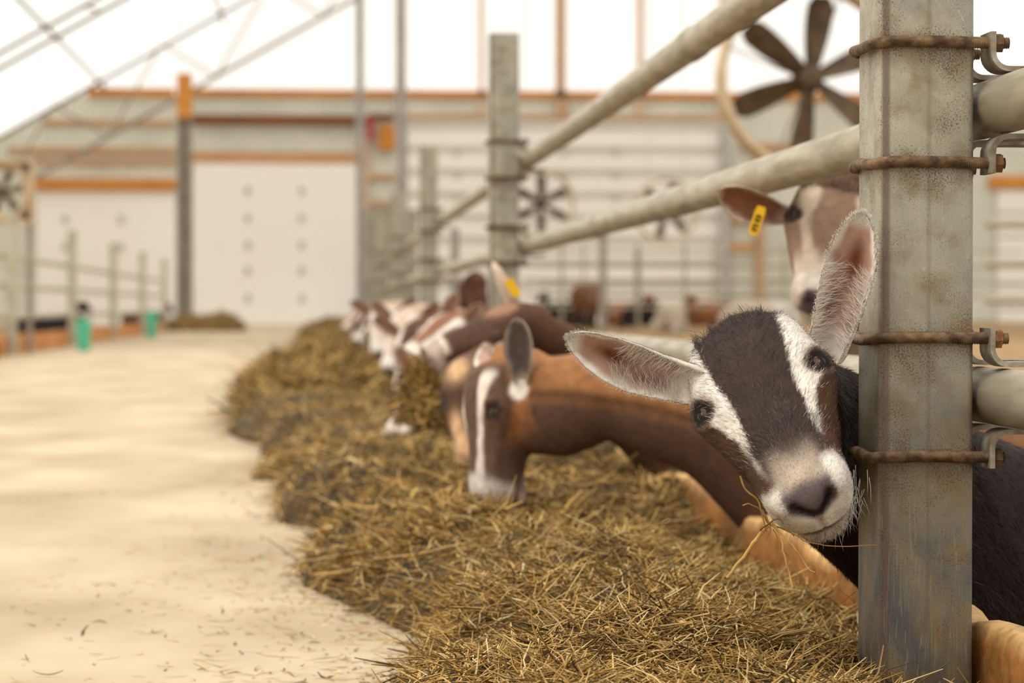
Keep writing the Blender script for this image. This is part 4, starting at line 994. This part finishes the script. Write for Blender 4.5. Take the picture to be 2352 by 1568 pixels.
trim([(840, 400, 908, 412)], 'tan', YW-.03); trim([(835, 462, 908, 473)], 'tan', YW-.03); trim([(822, 270, 846, 560)], 'orange_v', YW-.02, .12)
for u, w, mt in ((915, 14, 'orange_v'), (1105, 11, 'orange_v'), (1287, 22, 'tan'), (1470, 14, 'orange_v'), (1660, 16, 'orange_v')):
    trim([(u-w/2, -420, u+w/2, 268)], mt, YW-.05)
trim([(868, 289, 906, 344)], 'orange', YW-.1, .3)
trim([(2270, 404, 2600, 432)], 'orange', YW-.03, .2)
S('wall_panel_grey', [(826, 480, 958, 722)], 'greysiding', YW-.06, .1)
def door(idx, u0, v0, u1, v1, dots, seams, gap=3, lab=None, mat='door'):
    r = empty('door_%d' % idx, P((u0+u1)/2, v1, YW)); tag(r, kind='structure')
    m = MB(); rect(m, u0, v0, u1, v1, YW-.06, .04); o = m.build('door_leaf', M['doorgap' if seams else mat], None, smooth_=False); put(o, r)
    e = [v0]+[s for s in seams]+[v1]
    for a, b in zip(e[:-1], e[1:]):
        if not seams: break
        m = MB(); rect(m, u0, a+gap, u1, b-gap, YW-.10, .05); o = m.build('door_section', M[mat], None, smooth_=False); put(o, r)
    for (u, v) in dots:
        m = MB(); rect(m, u-6, v-9, u+6, v+9, YW-.155 if seams else YW-.10, .04); o = m.build('hinge', M['dot'], None, smooth_=False); put(o, r)
    return r
door(1, 444, 374, 822, 747, [(u, v) for u in (569, 693) for v in (437, 500, 562, 621, 684)], [])
door(2, 84, 437, 404, 765, [(u, v) for u in (149, 278) for v in (503, 566)], [])
door(3, 936, 275, 1652, 778, [(u, v) for u in (1050, 1300, 1414) for v in (346, 398, 450)], [293+52*k for k in range(9)], gap=8)
door(4, 2290, 434, 2800, 790, [], [490, 545, 600, 655, 710], gap=4)
trim([(1655, 290, 1672, 740)], 'greysteel', YW-.3, .2)
S('wall_panel_right', [(1680, 360, 1730, 700)], 'siding', YW-.06, .05); trim([(1672, 500, 1740, 512)], 'orange', YW-.2); trim([(1672, 560, 1740, 575)], 'orange', YW-.2); trim([(1735, 350, 1752, 745)], 'tan', YW-.2)
trim([(1700, 330, 2000, 345)], 'tan', YW-.1)

# columns
def column(name, u, v0, v1, w, Y, mat, label, cap=None):
    r = empty(name, P(u, v1, Y)); a = P(u, v0, Y); b = P(u, v1, Y); x = a[0]; hw = w*Y/FPX/2
    m = MB(); m.box((x-hw, Y-hw, b[2]), (x-hw*.55, Y+hw, a[2])); m.box((x+hw*.55, Y-hw, b[2]), (x+hw, Y+hw, a[2])); m.box((x-hw*.55, Y-hw*.2, b[2]), (x+hw*.55, Y+hw*.2, a[2]))
    o = m.build('column_shaft', M[mat], None, smooth_=False); put(o, r)
    if cap:
        m = MB(); c = P(u, cap, Y); m.box((x-hw*1.0, Y-hw*1.3, a[2]+.002), (x+hw*1.0, Y+hw*1.2, c[2])); o = m.build('timber_post', M['orange'], None, smooth_=False); put(o, r)
    return tag(r, label, 'column', 'barn columns')
column('steel_column', 424, 272, 748, 33, 58, 'steel', 'dark steel column with an orange timber top, left of the middle white door', cap=170)
column('steel_column', 826, -300, 742, 18, 60, 'greysteel', 'slender grey column at the right edge of the middle white door')
column('steel_column', 921, -300, 752, 22, 57, 'greysteel', 'pale grey column left of the wide sectional door')
m = MB(); rect(m, 842, 268, 858, 322, YW-.45, .2); o = m.build('fire_extinguisher', M['red']) ; tag(o, 'small dark red box high on the timber beside the middle door', 'box')
o.name = 'alarm_box'

# trusses
def truss(Y, label, x0=-12.5, x1=6.0, r=.075, web=1.0):
    root = empty('roof_truss', (x0, Y, roofz(x0)-1.3)); zt = roofz; dz = 1.64
    m = MB(); m.tube([(x0, Y, zt(x0)-.08), (x1 if x1 < 6 else 6, Y, zt(min(x1, 6))-.08)], r, 8); put(m.build('upper_chord', M['roofsteel'], None), root)
    m = MB(); m.tube([(x0, Y, zt(x0)-dz), (min(x1, 6), Y, zt(min(x1, 6))-dz)], r*1.15, 8); put(m.build('lower_chord', M['greysteel' if web < 1 else 'steel'], None), root)
    k = 0; x = x0
    while x < min(x1, 6)-1:
        m = MB(); m.tube([(x, Y, zt(x)), (x+1.4, Y, zt(x+1.4)-dz)] if k % 2 == 0 else [(x, Y, zt(x)-dz), (x+1.4, Y, zt(x+1.4))], r*.62, 6)
        put(m.build('web', M['steel'], None), root); x += 1.4; k += 1
    return tag(root, label, 'truss', 'roof trusses')
truss(63.6, 'steel roof truss rising from the left, the one in front of the end wall', r=.05)
root = empty('roof_truss', (-8, 51.5, roofz(-8)))
for dz, rr in ((0.05, .05), (.37, .05)):
    m = MB(); m.tube([(-9, 51.5, roofz(-9)-dz), (4, 51.5, roofz(4)-dz)], rr, 8); put(m.build('chord', M['roofsteel'], None), root)
for x in np.arange(-7.5, 3, 2.5):
    m = MB(); m.tube([(x, 51.5, roofz(x)), (x+.35, 51.5, roofz(x+.35)-.30)], .03, 6); put(m.build('web', M['steel'], None), root)
tag(root, 'thin double roof member crossing the upper left corner', 'truss', 'roof trusses')
for x, lb in ((-5.7, 'thin purlin running along the roof at the upper left'), (-2.57, 'thin purlin reaching the truss node at top, right of the leftmost one')):
    z = roofz(x)-.10; m = MB(); m.tube([(x, 27, z), (x, YW, z)], .045, 6); tag(m.build('purlin', M['roofsteel'], loc=(x, 27, z)), lb, 'purlin', 'roof purlins')
# ------------------------------------------------------------------ left fence
FXL = -3.0; ly = [18.2, 24.0, 29.8, 35.7, 41.5, 47.3]
LB = ['left fence post standing left of the frame edge', 'left fence post below the box fan', 'left fence post behind the larger teal bucket', 'left fence post between the two teal buckets', 'left fence post behind the smaller teal bucket', 'last left fence post beside the steel column']
for y, lb in zip(ly, LB):
    m = MB(); m.extrude(rounded_rect(FXL-.06, -.05, FXL+.04, .05, .008), 'z', 0, 1.40, ); o = m.build('fence_post', M['fencesteel'], loc=(FXL, 0, 0)); o.location = (FXL, y, 0)
    tag(o, lb, 'post', 'posts along the left of the feed alley')
for z, lb in ((.98, 'upper'), (.684, 'middle'), (.3745, 'lower')):
    for y0, y1, l2 in zip(ly[:-1], ly[1:], ['by the box fan', 'behind the black goat', 'right of the larger teal bucket', 'left of the smaller teal bucket', 'nearest the steel column']):
        pipe('rail', (FXL-.115, y0+.05, z), (FXL-.115, y1, z), .032, lb+' pipe rail of the left fence '+l2, n=8, mat='fencesteel')

# buckets hanging on the left kerb
for (u, v, Y, r, h, lb) in ((192, 762, 26.0, .085, .25, 'larger teal bucket by the left kerb'), (348, 736, 36.5, .09, .23, 'smaller teal bucket farther along the left kerb')):
    a = P(u, v+26*26/Y, Y); root = empty('bucket', (a[0], Y, .0)); zb = .19 if False else max(.0, a[2])
    zb = .002 if Y < 30 else .002
    x = a[0]; m = MB(); H_ = P(u, 733 if Y < 30 else 716, Y)[2]; n = 24
    ring = [(r*.72, 0), (r*.75, .01), (r, H_-.012), (r*1.07, H_-.01), (r*1.07, H_), (r*.97, H_), (r*.70, .02), (0.001, .02)]
    V = []; F = []
    for rr, z in ring:
        for q_ in range(n): V.append((rr*math.cos(2*math.pi*q_/n), rr*math.sin(2*math.pi*q_/n), z+zb))
    for k in range(len(ring)-1):
        for q_ in range(n): F.append((k*n+q_, k*n+(q_+1) % n, (k+1)*n+(q_+1) % n, (k+1)*n+q_))
    m.add(V, F); m.add([V[q_] for q_ in range(n)], [tuple(range(n))]); m.build('bucket_body', M['teal'], root)
    m = MB(); m.tube([(r*1.05*math.cos(t), 0.0, zb+H_-.02+r*1.1*math.sin(t)) for t in np.linspace(0, math.pi, 14)], .004, 6); m.build('handle', M['steel'], root)
    tag(root, lb, 'bucket', 'teal buckets')

# ------------------------------------------------------------------ fans
def fan(u, v, Y, rpx, nb, rot, label, box=False, mat='darksteel', ring=.10, tilt=0.0):
    c = P(u, v, Y); R0 = rpx*Y/FPX; root = empty('circulation_fan', c)
    m = MB(); n = 56; w = R0*.085; dpt = R0*.42; prof = [(R0*1.0, -dpt*.5), (R0*1.06, -dpt*.55), (R0*1.07, -dpt*.45), (R0*1.03, 0), (R0*1.07, dpt*.45), (R0*1.0, dpt*.5), (R0*.985, 0)]
    V = [(a*math.cos(2*math.pi*q_/n), b, a*math.sin(2*math.pi*q_/n)) for q_ in range(n) for a, b in prof]; kk = len(prof)
    F = [(q_*kk+j, q_*kk+(j+1) % kk, ((q_+1) % n)*kk+(j+1) % kk, ((q_+1) % n)*kk+j) for q_ in range(n) for j in range(kk)]
    m.add(V, F); m.build('shroud', M['shroud'], root)
    m = MB(); m.tube([(0, -.14*R0, 0), (0, -.10*R0, 0), (0, .10*R0, 0), (0, .14*R0, 0)], [R0*.08, R0*.13, R0*.13, R0*.08], 20); hub = m.build('hub', M[mat], root)
    for k in range(nb):
        a = rot+2*math.pi*k/nb; e = np.array([math.cos(a), 0, math.sin(a)]); s = np.array([-math.sin(a), 0, math.cos(a)]); y_ = np.array([0, 1., 0]); m = MB(); V = []; st = 9
        for i_ in range(st):
            t = i_/(st-1); tw = math.radians(48-26*t); hw = R0*(.085+.075*math.sin(min(1, t*1.15)*math.pi*.62)) if t < .98 else R0*.09
            ce = e*R0*(.10+.84*t)
            for sg in (-1, 1):
                for th in (-.004, .004):
                    V.append(ce+(s*math.cos(tw)+y_*math.sin(tw))*hw*sg+(y_*math.cos(tw)-s*math.sin(tw))*(th*R0*3-abs(sg)*0))
        F = []
        for i_ in range(st-1):
            b = i_*4
            for p_, q_ in ((0, 1), (1, 3), (3, 2), (2, 0)): F.append((b+p_, b+q_, b+4+q_, b+4+p_))
        F += [(0, 1, 3, 2), ((st-1)*4, (st-1)*4+2, (st-1)*4+3, (st-1)*4+1)]
        m.add(V, F); m.build('blade', M[mat], root)
    m = MB(); m.tube([(0, dpt*.3, 0), (0, dpt*.75, 0)], R0*.17, 16); m.build('motor', M[mat], root)
    for q_ in range(4):
        a = math.pi/4+q_*math.pi/2+.4; m = MB(); m.tube([(math.cos(a)*R0*.1, dpt*.46, math.sin(a)*R0*.1), (math.cos(a)*R0, dpt*.46, math.sin(a)*R0)], R0*.012, 6); m.build('strut', M['steel'], root)
    m = MB()
    if box:
        w = R0*1.12
        for a, b in (((-w*1.1, -dpt*.6, w), (w*1.1, dpt*.6, w*1.12)), ((-w*1.1, -dpt*.6, -w*1.12), (w*1.1, dpt*.6, -w)), ((-w*1.1, -dpt*.6, -w), (-w, dpt*.6, w)), ((w, -dpt*.6, -w), (w*1.1, dpt*.6, w))): m.box(a, b)
        m.box((-w, -dpt*.1, -w), (-w*.72, -dpt*.05, w)); m.box((w*.72, -dpt*.1, -w), (w, -dpt*.05, w)); m.box((-w, -dpt*.1, w*.74), (w, -dpt*.05, w)); m.box((-w, -dpt*.1, -w), (w, -dpt*.05, -w*.74))
        m.build('housing', M['shroud'], root, smooth_=False)
        m = MB(); m.tube([(w*.95, 0, -w*1.1), (w*.95, 0, -c[2])], .03, 8); m.build('stand_leg', M['steel'], root)
    else:
        for sx in (-.6, .6): m.tube([(sx*R0, 0, R0*.82), (sx*R0*.8, 0, max(roofz(c[0])-c[2]-1.3, R0*3))], R0*.012, 6)
        m.build('hanging_rod', M['greysteel'], root)
    return tag(root, label, 'fan', 'ventilation fans')
fan(1862, 180, 16.5, 205, 6, math.radians(22), 'big round fan with dusty brown blades hanging behind the nearest post', ring=.1)
fan(1243, 468, 44, 72, 6, math.radians(30), 'small distant round fan just right of the second post')
fan(1530, 484, 45, 70, 6, math.radians(14), 'small distant round fan half hidden below the slanting pipe')
fan(4, 440, 25, 58, 6, math.radians(10), 'box fan in a tan square housing at the left edge', box=True)

# ------------------------------------------------------------------ pens in the background
def gate(x0, x1, Y, zs, label, r=.020, mat='pipe', posts=()):
    root = empty('pen_gate', (x0, Y, .05))
    for z in zs:
        m = MB(); m.tube([(x0, Y, z), (x1, Y, z)], r, 8); put(m.build('bar', M[mat], None), root)
    for xp in posts:
        m = MB(); m.tube([(xp, Y-.045, -.05), (xp, Y-.045, zs[0]+.12)], r*1.3, 8); put(m.build('upright', M['pipe'], None), root)
    return tag(root, label, 'gate', 'pen gates')
X_ = lambda u, Y: P(u, 700, Y)[0]
gate(X_(1205, 40), X_(1980, 40), 40, (1.40, 1.16, .92, .68, .46), 'long pipe gate across the pens, behind the second post and the fawn goat', posts=[X_(u, 40) for u in (1290, 1465, 1572, 1800)])
gate(X_(1240, 52), X_(2350, 52), 52, (1.7, 1.35, 1.0, .7), 'faint pipe gate in front of the wide sectional door', posts=[X_(u, 52) for u in (1340, 1640)])
gate(X_(2262, 18), X_(2262, 18)+3.2, 18, (1.10, .80, .52), 'pipe gate seen right of the nearest post', r=.03, posts=[X_(2262, 18)+3.0])
for (u, y0, y1, w, Yq, lb) in ((1385, 540, 748, 17, 30, 'dark upright pen post between the two small fans'), (1465, 575, 740, 13, 44, 'thin pale pen post right of the dark one'), (1045, 525, 720, 20, 20, 'grey pen post seen between the second and third clamp posts')):
    a = P(u, y0, Yq); hw = w*Yq/FPX/2; m = MB(); m.extrude(rounded_rect(-hw, -hw, hw, hw, hw*.2), 'z', 0, a[2]-.02); o = m.build('pen_post', M['steel'], loc=(0, 0, 0)); o.location = (a[0], Yq, .02)
    tag(o, lb, 'post', 'pen posts')
m = MB(); a = P(2110, 100, 30)
m.tube([P(2262, 20, 34), P(2420, 130, 34)], .05, 8); m.tube([P(2262, 20, 34), P(2400, -60, 34)], .05, 8)

def paint_flat(c1, c2, c3=None):
    c1, c2 = lin(c1), lin(c2)
    def f(L_, V):
        w = smooth(-.1, .1, fbm(V*2.1, 5)); return mixc(np.tile(c1, (len(V), 1)), w, c2)
    return f
def far_goat(u, Y, heading, zf, c1, c2, label, down=False, lying=False, ux=None, grp='goats resting in the far pens', lift=.30):
    x = X_(u, Y); h = np.array([math.cos(heading), math.sin(heading), 0]); hz = .30 if lying else .55; b = np.array([x, Y, zf])
    s = b+h*.32+[0, 0, hz+.02]; r = b-h*.34+[0, 0, hz]
    hd = s+h*.30+([0, 0, -.28] if down else [0, 0, lift]); Nn = h*.75+np.array([0, 0, -.65]); Nn /= np.linalg.norm(Nn); U = h*.65+np.array([0, 0, .75]); U /= np.linalg.norm(U)
    F = (hd, np.cross(U, Nn), Nn, U); Rr = F[1]
    es = [lear(F, hd+Rr*sg*.06-Nn*.04, hd+Rr*sg*.18-Nn*.05+U*.02, h, .05, PALE) for sg in (-1, 1)]
    tr = [(*(s+h*.10), .07, .12), (*s, .14, .19), (*((s+r)/2-[0, 0, .03]), .18, .22), (*r, .15, .19), (*(r-h*.1), .06, .10)]
    lg = legs4(*(s[:2]-h[:2]*.02), *(r[:2]+h[:2]*.02), s[2]-.03, zf) if not lying else []
    if lying:
        for sg in (-1, 1):
            p_ = np.array([-h[1], h[0], 0])*sg*.14
            lg += [[(*(s+p_+[0, 0, -.15]), .05, .05), (*(s+p_+h*.16+[0, 0, -.24]), .035, .035), (*(s+p_-h*.06+[0, 0, -.27]), .025, .025)], [(*(r+p_+[0, 0, -.12]), .08, .08), (*(r+p_+h*.2+[0, 0, -.20]), .05, .05), (*(r+p_-h*.05+[0, 0, -.25]), .03, .03)]]
    return goat('goat', label, F, [(*(s+h*.20+[0, 0, -.08 if down else .12]), .06, .08), (*(s+h*.05), .09, .14)], tr, lg, paint_flat(c1, c2), es, grp, voxel=.022, floor=zf)
BKW, BRN, WTE, RST = ((26, 24, 26), (40, 36, 38)), ((112, 78, 54), (140, 100, 72)), ((214, 204, 192), (196, 180, 160)), ((150, 96, 62), (120, 76, 50))
fl = P(0, 748, 40)[2]
for (u, Y, hd, c, lb, dn, ly_) in (
    (1318, 42, 2.6, BKW, 'black goat resting in the far pens, right of the second post', False, True),
    (1352, 36, 1.0, BRN, 'brown goat beside the black one in the far pens', True, False),
    (1425, 46, .3, RST, 'reddish goat in the far pens left of the long black goat', False, True),
    (1500, 44, 3.0, BKW, 'long black goat lying in the far pens below the half hidden fan', True, True),
    (1600, 43, .2, RST, 'reddish brown goat in the far pens, right of the long black goat', True, True),
    (1655, 48, 2.8, BRN, 'small brown goat in the far pens left of the fawn goat', False, True),
    (1745, 34, 3.1, WTE, 'white goat lying in the far pens close to the fawn goat', True, True),
    (1540, 36, 1.2, WTE, 'pale goat lying low in the far pens beside the neck rail', True, True)):
    far_goat(u, Y, hd, .06, *c, lb, down=dn, lying=ly_)
far_goat(735+1.0*5553/12, 12, 1.92, -.35, (84, 54, 40), (98, 64, 46), 'dark brown goat standing with raised head just left of the second post', grp='goats feeding along the alley', lift=.36)
for (u, Y, hd, c, lb, dn, ly_, dx) in ((100, 34, -.3, BKW, 'black goat behind the left fence near the larger teal bucket', False, False, -.0), (325, 50, -.4, ((48, 34, 34), (80, 56, 46)), 'dark goat behind the left fence near the smaller teal bucket', False, False, 0), (-150, 22.5, -.2, ((84, 50, 36), (100, 62, 44)), 'brown goat at the left edge behind the kerb', True, False, 0)):
    far_goat(u, Y, hd, -.38, *c, lb, down=dn, lying=ly_, grp='goats behind the left fence')

# ------------------------------------------------------------------ light
w = bpy.data.worlds.new('sky'); sc.world = w; w.use_nodes = True; nt = w.node_tree; bg = nt.nodes['Background']
tc = N(nt, 'ShaderNodeTexCoord'); sp = N(nt, 'ShaderNodeSeparateXYZ'); nt.links.new(tc.outputs['Generated'], sp.inputs[0])
r = ramp(nt, [(0.0, (.12, .10, .07, 1)), (.40, (.22, .18, .14, 1)), (.495, (.40, .36, .30, 1)), (.51, (.86, .84, .81, 1)), (.60, (.92, .90, .87, 1)), (.75, (.96, .94, .90, 1)), (1.0, (.96, .94, .90, 1))])
mr = N(nt, 'ShaderNodeMapRange'); mr.inputs[1].default_value = -1; mr.inputs[2].default_value = 1; nt.links.new(sp.outputs[2], mr.inputs[0]); nt.links.new(mr.outputs[0], r.inputs[0])
nt.links.new(r.outputs[0], bg.inputs[0]); bg.inputs[1].default_value = 1.30
sun = bpy.data.lights.new('sun', 'SUN'); sun.energy = 1.9; sun.angle = math.radians(40); sun.color = (1, .95, .87)
so = bpy.data.objects.new('sun', sun); C.objects.link(so); so.rotation_euler = Vector((.45, .25, -1)).to_track_quat('-Z', 'Y').to_euler()
vs = sc.view_settings; vs.view_transform = 'Standard'; vs.look = 'None'; vs.gamma = 1; vs.exposure = 0.09; vs.use_curve_mapping = False
